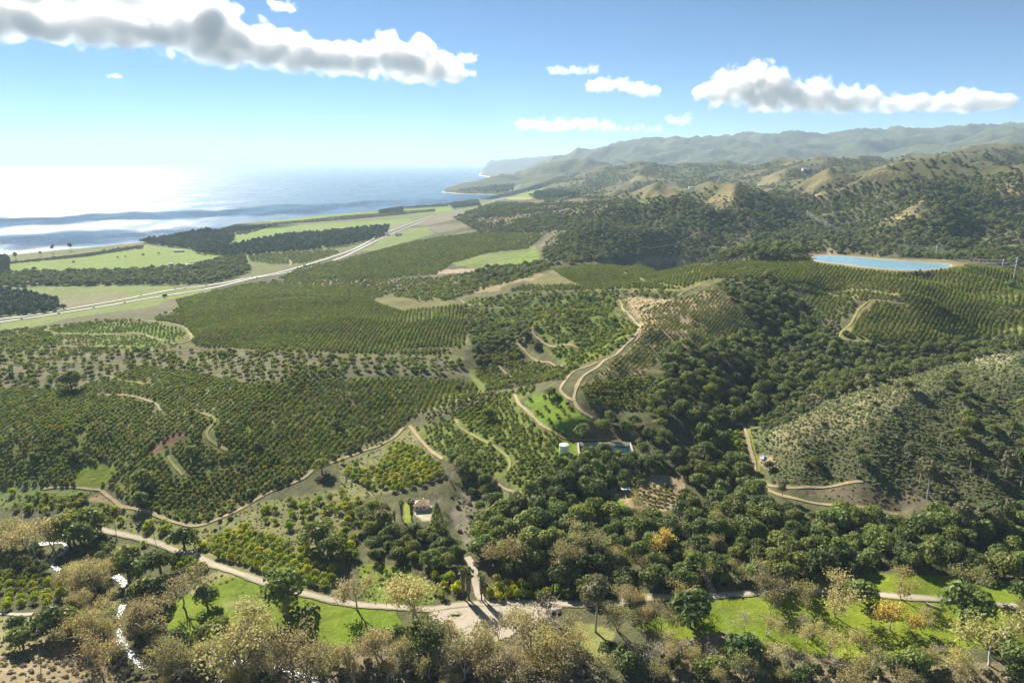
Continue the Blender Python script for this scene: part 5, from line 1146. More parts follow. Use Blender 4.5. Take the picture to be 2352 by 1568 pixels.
def gn_instancer(name, kind, A, variant, rng, protos):
    me = bpy.data.meshes.new(name)
    n = len(A)
    z = height(A[:, 0], A[:, 1])
    me.vertices.add(n); me.vertices.foreach_set('co', np.column_stack([A[:, 0], A[:, 1], z - 0.1]).astype(np.float32).ravel())
    for nm, typ, arr in (('rz', 'FLOAT', rng.uniform(0, 6.283, n)), ('pick', 'INT', variant)):
        at_ = me.attributes.new(nm, typ, 'POINT'); at_.data.foreach_set('value', arr.astype(np.float32 if typ == 'FLOAT' else np.int32))
    at_ = me.attributes.new('size', 'FLOAT_VECTOR', 'POINT'); at_.data.foreach_set('vector', np.column_stack([A[:, 2], A[:, 2], A[:, 2] * A[:, 3]]).astype(np.float32).ravel())
    o = link(name, me)
    ng = bpy.data.node_groups.new(name + '_set_out', 'GeometryNodeTree')
    ng.interface.new_socket('Geometry', in_out='INPUT', socket_type='NodeSocketGeometry'); ng.interface.new_socket('Geometry', in_out='OUTPUT', socket_type='NodeSocketGeometry')
    N = ng.nodes; Lk = ng.links
    gi = N.new('NodeGroupInput'); go = N.new('NodeGroupOutput'); iop = N.new('GeometryNodeInstanceOnPoints'); jn = N.new('GeometryNodeJoinGeometry')
    iop.inputs['Pick Instance'].default_value = True
    for p_ in reversed(protos):
        oi = N.new('GeometryNodeObjectInfo'); oi.inputs['Object'].default_value = p_; oi.inputs['As Instance'].default_value = True; oi.transform_space = 'ORIGINAL'
        Lk.new(oi.outputs['Geometry'], jn.inputs[0])
    def attr(nm, typ):
        a = N.new('GeometryNodeInputNamedAttribute'); a.data_type = typ; a.inputs['Name'].default_value = nm
        return a.outputs['Attribute']
    cb = N.new('ShaderNodeCombineXYZ'); Lk.new(attr('rz', 'FLOAT'), cb.inputs[2])
    e2r = N.new('FunctionNodeEulerToRotation'); Lk.new(cb.outputs[0], e2r.inputs[0])
    Lk.new(gi.outputs[0], iop.inputs['Points']); Lk.new(jn.outputs[0], iop.inputs['Instance']); Lk.new(attr('pick', 'INT'), iop.inputs['Instance Index'])
    Lk.new(e2r.outputs[0], iop.inputs['Rotation']); Lk.new(attr('size', 'FLOAT_VECTOR'), iop.inputs['Scale']); Lk.new(iop.outputs[0], go.inputs[0])
    md = o.modifiers.new('set_out', 'NODES'); md.node_group = ng
    return o
TOTAL = {}
for kind, lst in PL.items():
    A = np.vstack(lst); rng = np.random.default_rng(len(kind) * 31)
    n = len(A); var = rng.integers(0, len(PROTO[kind]), n)
    z = height(A[:, 0], A[:, 1])
    px, py = project(A[:, 0], A[:, 1], z + 2)
    inside = (px > 0) & (px < 2352) & (py > 0) & (py < 1568)
    d = np.hypot(A[:, 0], A[:, 1]) / A[:, 2]
    forced = np.zeros(n, bool); forced[FORCED.get(kind, [])] = True
    d[forced] = 0; order = np.argsort(d)
    order = order[inside[order] | forced[order]]
    cand = order[:1500]
    vis = visible(A[cand, 0], A[cand, 1], z[cand] + 3.5 * A[cand, 2]) | forced[cand]
    single = cand[vis][:300]
    first = {}
    where = {}
    by_lab = {}
    for i in single: by_lab.setdefault(LABELS[int(A[i, 4])][0], []).append(i)
    for lab, m_ in by_lab.items():
        m_ = np.array(m_)
        if len(m_) < 4 or len(lab.split()) > 14: continue
        qx = np.quantile(px[m_], (1 / 3, 2 / 3)); qy = np.quantile(py[m_], (1 / 3, 2 / 3))
        for i in m_:
            a_ = ('left', '', 'right')[int(np.searchsorted(qx, px[i]))]; b_ = ('upper', '', 'lower')[int(np.searchsorted(qy, py[i]))]
            where[i] = ', ' + ((b_ + ' ' + a_).strip() or 'middle')
    for i in single:
        x, y, s, hf, li = A[i]; lab, grp = LABELS[int(li)]
        if i in where: lab += where[i]; grp += where[i]
        cr, tr = PROTO[kind][var[i]]
        loc = (float(x), float(y), float(z[i]) - 0.1); rz = float(rng.uniform(0, 6.283)); sc = (float(s), float(s), float(s * hf))
        if kind in PARTS:
            o = link(kind, None, None, loc); o.empty_display_size = 0.5
            c_ = link('crown', cr, o); link('trunk', tr, o)
        else:
            o = link(kind, cr, None, loc); c_ = o
        o.rotation_euler = (0, 0, rz); o.scale = sc
        tag(o, lab, CATS.get(kind, 'tree'), grp)
        first.setdefault(int(var[i]), c_)
    rest = np.ones(n, bool); rest[single] = False
    TOTAL[kind] = (n, len(single))
    if rest.any() and len(first) == len(PROTO[kind]):
        nm, lab, cat = NOTE.get(kind, (kind.replace('_tree', '') + '_wood', 'mass of far trees of the same kind', 'trees'))
        o = gn_instancer(nm, kind, A[rest], var[rest], rng, [first[k] for k in sorted(first)])
        tag(o, lab, cat, kind='stuff')
print('PLANTS', TOTAL)
# fan palms
PT = [palm(15, 1), palm(13, 2)]
def place_palm(t_, x, y, ty, lab, k):
    w = at(*P(t_, x, y)[0]); depth = w[1] * CP - (w[2] - CAMZ) * SP
    hgt = (y - ty) * 0.336 * depth / F / math.cos(math.atan2(CAMZ - w[2], w[1]))
    o = link('palm_tree', None, None, w); s = hgt / (16.5 if k == 0 else 14.5)
    for nm, me in zip(('crown', 'trunk', 'dead_frond_skirt'), PT[k]): link(nm, me, o)
    o.scale = (s, s, s); o.rotation_euler = (0, 0, x * 0.7)
    tag(o, lab, 'palm')
for i, (x, y, ty, lab) in enumerate([(842,672,480,'shaggy fan palm left of the driveway mouth, leftmost'), (880,682,490,'shaggy fan palm left of the driveway mouth, nearest the drive'), (968,690,520,'shaggy fan palm right of the driveway mouth, taller one'), (990,692,580,'shaggy fan palm right of the driveway mouth, shorter one'),
                                   (424,140,15,'tall fan palm left of the house, beside the lit grass'), (492,140,5,'tall fan palm nearest the house'), (375,165,80,'short fan palm left of the two tall ones')]):
    place_palm('I', x, y, ty, lab, i % 2)
# ------------------------------------------------------------------ built things
def box(cx, cy_, cz_, sx, sy, sz, rot=0):
    v = np.array([(x, y, z) for z in (-.5, .5) for x, y in ((-.5, -.5), (.5, -.5), (.5, .5), (-.5, .5))]) * (sx, sy, sz)
    c, s = math.cos(rot), math.sin(rot)
    v = np.column_stack([v[:, 0] * c - v[:, 1] * s + cx, v[:, 0] * s + v[:, 1] * c + cy_, v[:, 2] + cz_])
    return v, [[3, 2, 1, 0], [4, 5, 6, 7], [0, 1, 5, 4], [1, 2, 6, 5], [2, 3, 7, 6], [3, 0, 4, 7]]
def prism(profile, axis, a, b):
    """closed profile (two coordinates) drawn out along x ('x') or y ('y') or z ('z')"""
    n = len(profile); V = []
    for t in (a, b):
        for p, q in profile: V.append((t, p, q) if axis == 'x' else (p, t, q) if axis == 'y' else (p, q, t))
    Fc = [[i, (i + 1) % n, n + (i + 1) % n, n + i] for i in range(n)] + [list(range(n))[::-1], list(range(n, 2 * n))]
    return np.array(V, float), Fc
def part(name, shapes, mat, parent, smooth=False, bevel=0.0):
    o = link(name, mesh(name, *join(shapes), mat, smooth), parent)
    if bevel:
        m_ = o.modifiers.new('edge', 'BEVEL'); m_.width = bevel; m_.segments = 2
    return o
def thing(name, label, cat, loc, rz=0, group=None, scale=1):
    o = link(name, None, None, loc); o.rotation_euler = (0, 0, rz); o.scale = (scale,) * 3; o.empty_display_size = 0.5
    return tag(o, label, cat, group)
def disc(r, z, n=28, cx=0, cy_=0): return [(cx + r * math.cos(2 * math.pi * k / n), cy_ + r * math.sin(2 * math.pi * k / n), z) for k in range(n)]
def lathe(prof, n=28):
    V = []; Fc = []
    for r, z in prof: V += disc(r, z, n)
    for i in range(len(prof) - 1):
        for k in range(n): Fc.append([i * n + k, i * n + (k + 1) % n, (i + 1) * n + (k + 1) % n, (i + 1) * n + k])
    return np.array(V), Fc
M_WHITE = surf('white_metal', (0.74, 0.76, 0.77), 0.45, 0.08, 0.8, spec=0.4)
M_STEELP = surf('galvanised_steel', (0.66, 0.67, 0.66), 0.5, 0.1, 0.3, spec=0.4)
M_CONC = surf('old_concrete', (0.36, 0.33, 0.285), 0.9, 0.25, 0.5, bump=0.03)
M_CONC2 = surf('dark_concrete', (0.22, 0.21, 0.19), 0.9, 0.25, 0.5)
M_PLASTER = surf('cream_plaster', (0.70, 0.62, 0.48), 0.9, 0.08, 0.8)
M_WPLASTER = surf('white_plaster', (0.78, 0.76, 0.70), 0.9, 0.08, 0.8)
M_TILE = surf('terracotta_roof', (0.42, 0.29, 0.20), 0.85, 0.3, 1.5, bump=0.06)
M_SLATE = surf('blue_grey_roof', (0.22, 0.30, 0.38), 0.6, 0.15, 1.0)
M_GLASS = surf('dark_window', (0.03, 0.035, 0.04), 0.12, 0.1, 1.0, spec=0.6)
M_WOOD = surf('weathered_wood', (0.20, 0.145, 0.10), 0.9, 0.3, 2.0)
M_LOG = surf('grey_log', (0.42, 0.39, 0.35), 0.9, 0.3, 1.2, bump=0.05)
M_ROCK = surf('pale_boulder', (0.40, 0.36, 0.30), 0.95, 0.3, 0.9, bump=0.15)
M_DROCK = surf('dark_boulder', (0.06, 0.055, 0.05), 0.95, 0.3, 0.9, bump=0.15)
M_TARP = surf('blue_tarpaulin', (0.16, 0.42, 0.75), 0.5, 0.3, 0.6, spec=0.4)
M_BARN = surf('barn_boards', (0.30, 0.24, 0.18), 0.9, 0.2, 0.6)
M_TIN = surf('tin_roof', (0.60, 0.58, 0.54), 0.5, 0.15, 0.3, spec=0.4)
M_TYRE = surf('tyre_rubber', (0.03, 0.03, 0.03), 0.9, 0.1, 1.0)
M_WIRE = surf('power_wire', (0.20, 0.21, 0.22), 0.5, 0.1, 1.0)
M_PLAT = surf('platform_steel', (0.16, 0.17, 0.17), 0.7, 0.2, 0.02)

_ico = None
def ico():
    global _ico
    if _ico is None:
        import bmesh
        bm = bmesh.new(); bmesh.ops.create_icosphere(bm, subdivisions=2, radius=1)
        _ico = (np.array([v.co[:] for v in bm.verts]), [[v.index for v in f.verts] for f in bm.faces]); bm.free()
    return _ico
# water tank: corrugated wall rings, low cone roof, hatch, outlet pipe
w = at(1296, 1042); w[1] += 3.6; w[2] = height(w[0], w[1])
t = thing('water_tank', 'round white steel water tank on the grass terrace', 'tank', w)
pr_ = []
for k in range(9): pr_ += [(3.42, k * 0.66), (3.48, k * 0.66 + 0.3), (3.42, k * 0.66 + 0.6)]
part('wall', [lathe([(3.42, -0.6)] + pr_, 36)], M_WHITE, t, True)
rf = part('roof', [lathe([(3.6, 5.85), (3.62, 6.0), (2.0, 6.4), (0.05, 6.75)], 36)], M_WHITE, t)
part('hatch', [box(1.4, -1.2, 6.62, .8, .8, .35)], M_STEELP, rf)
part('ladder', [box(3.2 + .25, -1.6, 3.0, .06, .06, 6.2), box(3.2 + .45, -1.1, 3.0, .06, .06, 6.2)] + [box(3.55, -1.35, .5 + k * .5, .05, .55, .05, 0.4) for k in range(11)], M_STEELP, t)
part('pipe', [tube([(3.4, -.5, .5), (5, -1.6, .4), (9, -4.5, -.2)], [.14, .14, .14], 6)], M_WHITE, t)
p_ = at(*P('F', 1562, 830)[0])
t = thing('gauge_post', 'dark upright post beside the white water tank', 'post', p_)
part('pole', [tube([(0, 0, -.4), (0, 0, 6.4)], [.16, .13], 6)], M_WOOD, t); part('gauge_board', [box(0, -.2, 4.9, .35, .06, 2.4)], M_WOOD, t)

# concrete basin
c4 = on_plane(P('F', 1632,862, 2018,866, 1988,783, 1622,783), BOX_C[2] + 2.6)
bz = BOX_C[2]
cen4 = c4.mean(0)
t = thing('water_basin', 'long open concrete water basin cut into the hillside', 'basin', (cen4[0], cen4[1], bz))
L = c4 - cen4
nm = ['front_wall', 'side_wall', 'rear_wall', 'side_wall']
for i in range(4):
    a_, b_ = L[i], L[(i + 1) % 4]; d = b_ - a_; ln = np.linalg.norm(d); n_ = np.array([-d[1], d[0]]) / ln
    th = 1.1
    q = [a_, b_, b_ + n_ * th - d / ln * th, a_ + n_ * th + d / ln * th]
    v = np.array([(*p, z) for z in (-1.5, 2.6) for p in q])
    wl = part(nm[i], [(v, [[3, 2, 1, 0], [4, 5, 6, 7], [0, 1, 5, 4], [1, 2, 6, 5], [2, 3, 7, 6], [3, 0, 4, 7]])], M_CONC, t, bevel=0.05)
    if i == 2:
        q2 = [a_ + n_ * 1.12 + d / ln * 1.2, b_ + n_ * 1.12 - d / ln * 1.2, b_ + n_ * 3.2 - d / ln * 1.2, a_ + n_ * 3.2 + d / ln * 1.2]
        v = np.array([(*p, z) for p, z in zip(q2, (2.4, 2.4, 1.3, 1.3))] + [(*p, -1.2) for p in q2])
        part('sloped_apron', [(v, [[0, 1, 2, 3], [7, 6, 5, 4], [0, 4, 5, 1], [1, 5, 6, 2], [2, 6, 7, 3], [3, 7, 4, 0]])], M_CONC, t)
ins = L * 0.965
part('floor', [(np.array([(*p, -1.3) for p in ins]), [[0, 1, 2, 3]])], M_CONC2, t)
nt = NT('basin_water')
pos = nt.n('ShaderNodeNewGeometry').outputs['Position']
b = nt.n('ShaderNodeBsdfPrincipled', i={'Base Color': nt.mix(nt.mapr(nt.noise(pos, 0.09, 3), .4, .65, 0, 1), (0.006, 0.020, 0.028), (0.015, 0.06, 0.065)), 'Roughness': 0.3, 'Specular IOR Level': 0.2, 'IOR': 1.33})
bp = nt.n('ShaderNodeBump', i={'Height': nt.noise(pos, 1.2, 3), 'Strength': 0.15, 'Distance': 0.2}); nt.l(bp.outputs[0], b.inputs['Normal']); nt.l(b.outputs[0], nt.out.inputs[0])
part('water', [(np.array([(*p, 0.5) for p in ins]), [[0, 1, 2, 3]])], nt.m, t)

# house
def window(par, x, y, z, w_, h_, rot=0, face=-1):
    f = part('window', [box(x, y, z, w_ + .24, .10, h_ + .24, rot)], M_WPLASTER, par)
    part('pane', [box(x + face * math.sin(rot) * -.06, y + face * .06 * math.cos(rot), z, w_, .04, h_, rot)], M_GLASS, f)
t = thing('house', 'small cream house with terracotta hipped roof and pale yard', 'house', (HOUSE[0], HOUSE[1] + 3.5, HOUSE[2]), 0.12)
part('wall', [box(0, 0, 1.7, 10.0, 7.6, 4.0)], M_PLASTER, t)
hw, hd, z0, z1 = 5.7, 4.5, 3.55, 6.0
rv = np.array([(-hw, -hd, z0), (hw, -hd, z0), (hw, hd, z0), (-hw, hd, z0), (-hw, -hd, z0 + .22), (hw, -hd, z0 + .22), (hw, hd, z0 + .22), (-hw, hd, z0 + .22), (-1.4, 0, z1), (1.4, 0, z1)])
rf = part('roof', [(rv, [[3, 2, 1, 0], [0, 1, 5, 4], [1, 2, 6, 5], [2, 3, 7, 6], [3, 0, 4, 7], [4, 5, 9, 8], [5, 6, 9], [6, 7, 8, 9], [7, 4, 8]])], M_TILE, t)
part('chimney', [box(1.8, 1.6, 5.6, .8, .8, 1.8)], M_WPLASTER, rf)
window(t, -2.9, -3.84, 2.1, 1.2, 1.2); window(t, 2.1, -3.84, 2.1, 1.2, 1.2)
dr = part('door', [box(-.4, -3.84, 1.1, 1.0, .1, 2.2)], M_WOOD, t); part('door_handle', [box(-.05, -3.92, 1.1, .08, .06, .14)], M_STEELP, dr)
window(t, -5.05, 0.5, 2.1, 1.2, 1.2, math.pi / 2)
part('porch_post', [box(5.4, -3.6, 1.6, .18, .18, 3.6)], M_WOOD, t); part('porch_post', [box(5.4, 0, 1.6, .18, .18, 3.6)], M_WOOD, t)
s_ = at(946, 1158)
t = thing('shed', 'tiny white shed with blue-grey roof behind the house', 'shed', s_, 0.1)
part('wall', [box(0, 0, 1.2, 3.6, 3.0, 3.0)], M_WPLASTER, t)
part('roof', [prism([(-2.0, 2.6), (2.0, 2.6), (0, 3.9)], 'y', -1.9, 1.9)], M_SLATE, t)
part('door', [box(0, -1.53, 1.0, .8, .08, 1.9)], M_WOOD, t); window(t, -1.2, -1.52, 1.5, .6, .7); window(t, 1.2, -1.52, 1.5, .6, .7)
# shelter with a white roof
s_ = at(*P('F', 1950, 1128)[0])
t = thing('shade_shelter', 'white flat-roofed shelter on posts in the tan clearing', 'shelter', s_)
part('roof', [box(0, 0, 3.4, 6.0, 4.2, .22)], M_WHITE, t)
for x in (-2.7, 2.7):
    for y in (-1.8, 1.8): part('post', [box(x, y, 1.5, .16, .16, 3.7)], M_WOOD, t)
part('bench', [box(-.6, .6, .5, 2.4, .5, .9)], M_CONC, t)
# tarpaulin heap
s_ = at(*P('G', 578, 892)[0])
t = thing('tarpaulin_heap', 'crumpled blue and white tarpaulin over a heap beside the right-hand road', 'tarp', s_, 0.4)
rr = np.random.default_rng(5)
gx_, gy_ = np.meshgrid(np.linspace(-3.2, 3.2, 17), np.linspace(-2.2, 2.2, 13))
zz = 1.7 * np.exp(-(gx_ / 2.2) ** 2 - (gy_ / 1.6) ** 2) + 0.5 * fbm(gx_ + 50, gy_, 2.0, 3) + 0.15
ii = np.arange(zz.size).reshape(zz.shape)
vv = np.stack([gx_ + .15 * rr.normal(size=zz.shape), gy_ + .15 * rr.normal(size=zz.shape), zz], -1).reshape(-1, 3)
part('cover', [(vv, np.stack([ii[:-1, :-1], ii[:-1, 1:], ii[1:, 1:], ii[1:, :-1]], -1).reshape(-1, 4))], M_TARP, t)
part('white_sheet', [(vv[ii[2:7, 1:6].ravel()] + (0, 0, .06), [[i * 5 + j, i * 5 + j + 1, i * 5 + j + 6, i * 5 + j + 5] for i in range(4) for j in range(4)])], M_WHITE, t)
part('timber', [tube([(-3.4, -1.2, .2), (1, -2.4, .35)], [.14, .12], 5), tube([(2.2, -1.8, .2), (3.9, .4, .5)], [.14, .1], 5)], M_WOOD, t)

# steel transmission poles and their wires
POLE = []
def steel_pole(base_px, top_px, label, D=None):
    q = P('C', *base_px)[0]; w = at(*q) if D is None else sky_pt0(q, D)
    tp = P('C', *top_px)[0]; depth = w[1] * CP - (w[2] - CAMZ) * SP
    h = (q[1] - tp[1]) * depth / F / math.cos(math.atan2(CAMZ - w[2], w[1]))
    t = thing('power_pole', label, 'power pole', w, 0.5, 'steel transmission poles')
    part('mast', [tube([(0, 0, -1), (0, 0, h * .5), (0, 0, h)], [.62, .48, .3], 8)], M_STEELP, t, True)
    for k in range(3):
        part('crossarm', [box(0, 0, h - .4 - k * h * .16, h * .20, .35, .35)], M_STEELP, t)
        for x in (-1, 1): part('insulator', [tube([(x * h * .1, 0, h - .5 - k * h * .16), (x * h * .1, 0, h - 1.8 - k * h * .16)], [.16, .16], 5)], M_STEELP, t)
    POLE.append((w, h))
def sky_pt0(q, D):
    x, y = float(q[0]), float(q[1]); w = at(x, y); return w
steel_pole((2278, 795), (2300, 640), 'tall pale steel power pole standing in the reservoir rows')
steel_pole((1745, 637), (1752, 560), 'pale steel power pole behind the hilltop reservoir')
steel_pole((866, 376), (867, 320), 'pale steel power pole on the ridge above the reservoir')
steel_pole((522, 302), (522, 258), 'farthest pale steel power pole on the wild hills')
steel_pole((2204, 702), (2207, 652), 'short steel power pole behind the reservoir bank end')
def wire(name, pts, sag, r, label, group):
    V = []
    for a_, b_ in zip(pts[:-1], pts[1:]):
        s = np.linspace(0, 1, 24)[:, None]; p = np.array(a_) * (1 - s) + np.array(b_) * s
        p[:, 2] -= sag * np.linalg.norm(np.array(b_) - np.array(a_)) * 4 * (s * (1 - s))[:, 0]
        V.append(p)
    p = np.vstack(V)
    return tag(link(name, mesh(name, *tube(p, np.full(len(p), r), 4), M_WIRE)), label, 'wire', group)
for k, (dx, lv) in enumerate(((-1, 0), (1, 0), (-1, 1), (1, 1), (-1, 2), (1, 2))):
    pts = []
    far_right = POLE[0][0] + np.array([420, -130, 10])
    pts.append(tuple(far_right + (dx * 3, 0, 40 - lv * 5)))
    for w, h in POLE[:4]: pts.append((w[0] + dx * h * .1 * math.cos(.5), w[1] + dx * h * .1 * math.sin(.5), w[2] + h - 1.8 - lv * h * .16))
    wire('transmission_wire', pts, 0.035, 0.13, f"{('top', 'middle', 'lowest')[lv]} {'near' if dx < 0 else 'far'} transmission wire strung between the steel poles", 'transmission wires')
# wooden utility poles
def wood_pole(t_, x, y, ty, label, arm=True):
    w = at(*P(t_, x, y)[0]); depth = w[1] * CP - (w[2] - CAMZ) * SP
    h = (y - ty) * .336 * depth / F / math.cos(math.atan2(CAMZ - w[2], w[1]))
    t = thing('utility_pole', label, 'utility pole', w, 0.6, 'wooden utility poles')
    part('pole', [tube([(0, 0, -.5), (0, 0, h)], [.2, .14], 6)], M_WOOD, t)
    if arm:
        part('crossarm', [box(0, 0, h - .5, 2.8, .16, .2)], M_WOOD, t)
        for x_ in (-1.2, 0, 1.2): part('insulator', [tube([(x_, 0, h - .4), (x_, 0, h - .05)], [.07, .05], 5)], M_STEELP, t)
    return w + np.array([0, 0, h])
k1 = wood_pole('H', 282, 1115, 930, 'wooden utility pole on the tawny bank')
k2 = wood_pole('I', 2290, 140, 50, 'wooden utility pole at the corner of the tan field')
wood_pole('I', 790, 955, 870, 'wooden post at the lower edge of the gravel yard', False)
k3 = wood_pole('H', 2092, 790, 690, 'wooden utility pole on the lawn beside dead wood')
k4 = wood_pole('F', 1890, 1215, 1140, 'wooden utility pole below the white-roofed shelter')
wood_pole('H', 790, 210, 140, 'wooden utility pole beside the upper valley road'); wood_pole('H', 1055, 262, 155, 'wooden utility pole between the valley road and the track')
wood_pole('H', 1975, 500, 440, 'wooden utility pole inside the yellow-green grove')
wood_pole('I', 392, 785, 735, 'short post on the verge between lawn and yard', False)
kend = at(1725, 1600); kend[2] += 12
for j, dx in enumerate((-1.2, 0, 1.2)):
    wire('overhead_wire', [tuple(k4 + (dx, 0, 0)), tuple(k2 + (dx, .6 * dx, 0)), tuple(kend + (dx, 0, 0))], .02, .03, f"{('left', 'middle', 'right')[j]} overhead wire dropping across the wood to the valley road", 'overhead wires')

# fallen log, dead wood, boulders
def log_thing(t_, pts, r, label, name='fallen_log'):
    w = ats(P(t_, *pts)); o = w[0].copy(); q = w - o; q[:, 2] += r * .8
    th = thing(name, label, 'log', o)
    part('trunk', [tube(q, np.linspace(r, r * .6, len(q)), 8)], M_LOG, th, True)
    d = q[-1] - q[0]; m_ = q[len(q) // 2]
    part('branch_stub', [tube([q[-1], q[-1] + (d[1] * .12, -d[0] * .12, 1.2)], [r * .45, r * .2], 5)], M_LOG, th)
    part('branch_stub', [tube([m_, m_ + (-d[1] * .15, d[0] * .15, 1.0)], [r * .4, r * .15], 5)], M_LOG, th)
log_thing('J', (1680,712, 1730,732, 1795,760), .75, 'long grey fallen log beside the big pasture oak')
log_thing('H', (2105,765, 2135,745, 2168,730), .7, 'grey fallen trunk on the lawn near the utility pole', 'fallen_log')
log_thing('H', (2100,780, 2130,765, 2140,740), .4, 'thin grey fallen limb on the lawn near the utility pole', 'fallen_log')
def boulder(t_, x, y, r, label, mat, group, seed):
    rr = np.random.default_rng(seed); iv, fc = ico()
    v = iv * (1 + 0.22 * rr.normal(size=(len(iv), 1)) * .6) * (r * rr.uniform(.9, 1.3), r * rr.uniform(.8, 1.2), r * .75)
    w = at(*P(t_, x, y)[0]); o = link('boulder', mesh('boulder', v, fc, mat), None, w + (0, 0, r * .3 + .3)); tag(o, label, 'boulder', group)
isl = P('I', 745,785, 770,772, 810,770, 832,782, 825,796, 790,804, 755,798)
sheet('grass_island', isl, surf('island_grass', (0.17, 0.21, 0.03), .95, .3, .4, bump=.05), 0.40, 0.8)
for i, (x, y, r, lb) in enumerate(((768, 790, .9, 'left'), (785, 785, .8, 'middle'), (800, 788, 1.0, 'right'))): boulder('I', x, y, r, f'{lb} boulder on the grass island in the gravel yard', M_ROCK, 'boulders on the island', i)
for i, (x, y, r) in enumerate(((1422, 775, 1.5), (1445, 782, 1.7), (1470, 778, 1.6), (1490, 770, 1.4), (1432, 768, 1.1))): boulder('I', x, y, r, 'dark boulder piled at the right end of the gravel yard', M_DROCK, 'dark boulder pile', 10 + i)
for i, (x, y) in enumerate(((1160, 575), (1120, 580), (1090, 610))): boulder('H', x, y, .9, f"pale rock {('highest', 'middle', 'lowest')[i]} by the small lawn clearing", M_ROCK, 'pale rocks', 20 + i)
# farm buildings
def barn(t_, x, y, L_, W_d, H_, rz, roofm, wallm, label, windows=2):
    w = at(*P(t_, x, y)[0]); t = thing('farm_building', label, 'building', w, rz)
    part('wall', [prism([(-W_d / 2, -1), (W_d / 2, -1), (W_d / 2, H_), (0, H_ + W_d * .28), (-W_d / 2, H_)], 'x', -L_ / 2, L_ / 2)], wallm, t)
    for sgn, n_ in ((-1, 'roof'), (1, 'roof')):
        part(n_, [prism([(0, H_ + W_d * .28 + .1), (sgn * (W_d / 2 + .6), H_ - .25), (sgn * (W_d / 2 + .6), H_ + .0), (0, H_ + W_d * .28 + .38)][::sgn], 'x', -L_ / 2 - .6, L_ / 2 + .6)], roofm, t)
    for k in range(windows):
        xx = -L_ / 2 + L_ * (k + .5) / windows
        part('window', [box(xx, -W_d / 2 - .05, H_ * .55, min(2, L_ / windows * .4), .1, H_ * .35)], M_GLASS, t)
    part('door', [box(L_ * .5 - 1.6, -W_d / 2 - .06, H_ * .38, 1.6, .1, H_ * .75)], M_WOOD, t)
barn('A', 1170, 552, 12, 7, 4, .2, M_TIN, M_BARN, 'small pale-roofed shed on the seaside meadow')
barn('A', 1292, 565, 24, 11, 6, .15, M_TIN, M_BARN, 'large pale-roofed barn among trees below the seaside meadow', 4)
barn('A', 1225, 462, 30, 10, 4, .1, M_SLATE, M_BARN, 'long dark-roofed stable before the seaside grove', 5)
barn('A', 1200, 585, 12, 6, 3, .2, M_TIN, M_BARN, 'low pale-roofed hut below the small meadow shed')
barn('A', 205, 682, 16, 7, 4, .1, M_TIN, M_WPLASTER, 'white farm shed in the pale grass before the highway')
barn('B', 400, 492, 26, 10, 5, .4, M_SLATE, M_WPLASTER, 'roadside building on the inland edge of the highway', 3)
barn('B', 318, 493, 22, 9, 5, .4, M_TIN, M_BARN, 'pale-roofed building on the seaward edge of the highway', 3)
barn('C', 225, 96, 60, 18, 8, .1, M_SLATE, M_BARN, 'dark-roofed ranch house on the far bare hill', 4)
barn('C', 90, 172, 50, 16, 7, .1, M_TIN, M_WPLASTER, 'pale ranch building at the foot of the far bare hill', 4)
barn('C', 860, 48, 40, 16, 8, .2, M_TIN, M_WPLASTER, 'white house on the wooded far ridge', 3)
# vehicles on the highway
def car_meshes(col, van=False):
    L_, H_ = (5.2, 2.1) if van else (4.5, 1.45)
    m_ = surf('car_paint', col, 0.3, 0.05, 0.5, spec=0.6)
    body = prism([(-L_ / 2, .35), (L_ / 2, .35), (L_ / 2, .85), (L_ / 2 - .9, .95), (-L_ / 2 + .3, 1.0), (-L_ / 2, .9)], 'y', -.9, .9)
    if van: cab = prism([(-L_ / 2 + .1, .98), (L_ / 2 - .9, .95), (L_ / 2 - 1.5, H_), (-L_ / 2 + .15, H_)], 'y', -.85, .85)
    else: cab = prism([(-L_ / 2 + .5, .98), (L_ / 2 - 1.1, .95), (L_ / 2 - 1.9, H_), (-L_ / 2 + 1.1, H_)], 'y', -.78, .78)
    wh = tube([(0, -.12, 0), (0, .12, 0)], [.34, .34], 12)
    return mesh('car_body', *body, m_), mesh('car_cabin', *cab, m_ if van else M_GLASS), mesh('car_wheel', *wh, M_TYRE), mesh('car_window', *box(0.2, 0, 1.62, L_ * .6, 1.72, .5), M_GLASS), L_, van
CARS = {'white': car_meshes((.7, .7, .7)), 'black': car_meshes((.03, .03, .035)), 'silver': car_meshes((.42, .44, .46)), 'red': car_meshes((.35, .04, .03)), 'van': car_meshes((.75, .75, .73), True)}
hw1 = resample(ats(HW1)[:, :2], 10); hw2 = resample(ats(HW2)[:, :2], 10)
CL = [('A', 160, 918, 'black', hw2, 'black car farthest left on the highway'), ('A', 195, 902, 'van', hw1, 'white van near the left end of the highway'), ('A', 380, 885, 'black', hw2, 'dark car by itself on the near carriageway'), ('A', 640, 846, 'silver', hw2, 'silver car on the near carriageway beside the green strip'), ('A', 630, 848, 'black', hw2, 'dark car just behind the silver car'),
      ('A', 848, 812, 'white', hw2, 'white car on the near carriageway'), ('A', 965, 766, 'black', hw1, 'dark car on the far carriageway'), ('A', 1215, 719, 'silver', hw1, 'silver car, rear one of two on the far carriageway'), ('A', 1250, 713, 'white', hw1, 'white car, front one of two on the far carriageway'), ('A', 1390, 694, 'van', hw1, 'white van beside the brown roadside tree'),
      ('A', 1720, 638, 'silver', hw1, 'silver car before the highway bend'), ('A', 1750, 640, 'red', hw2, 'red car before the highway bend'), ('A', 2060, 580, 'white', hw2, 'white car at the side road junction'), ('A', 2180, 545, 'black', hw2, 'dark car past the side road junction')]
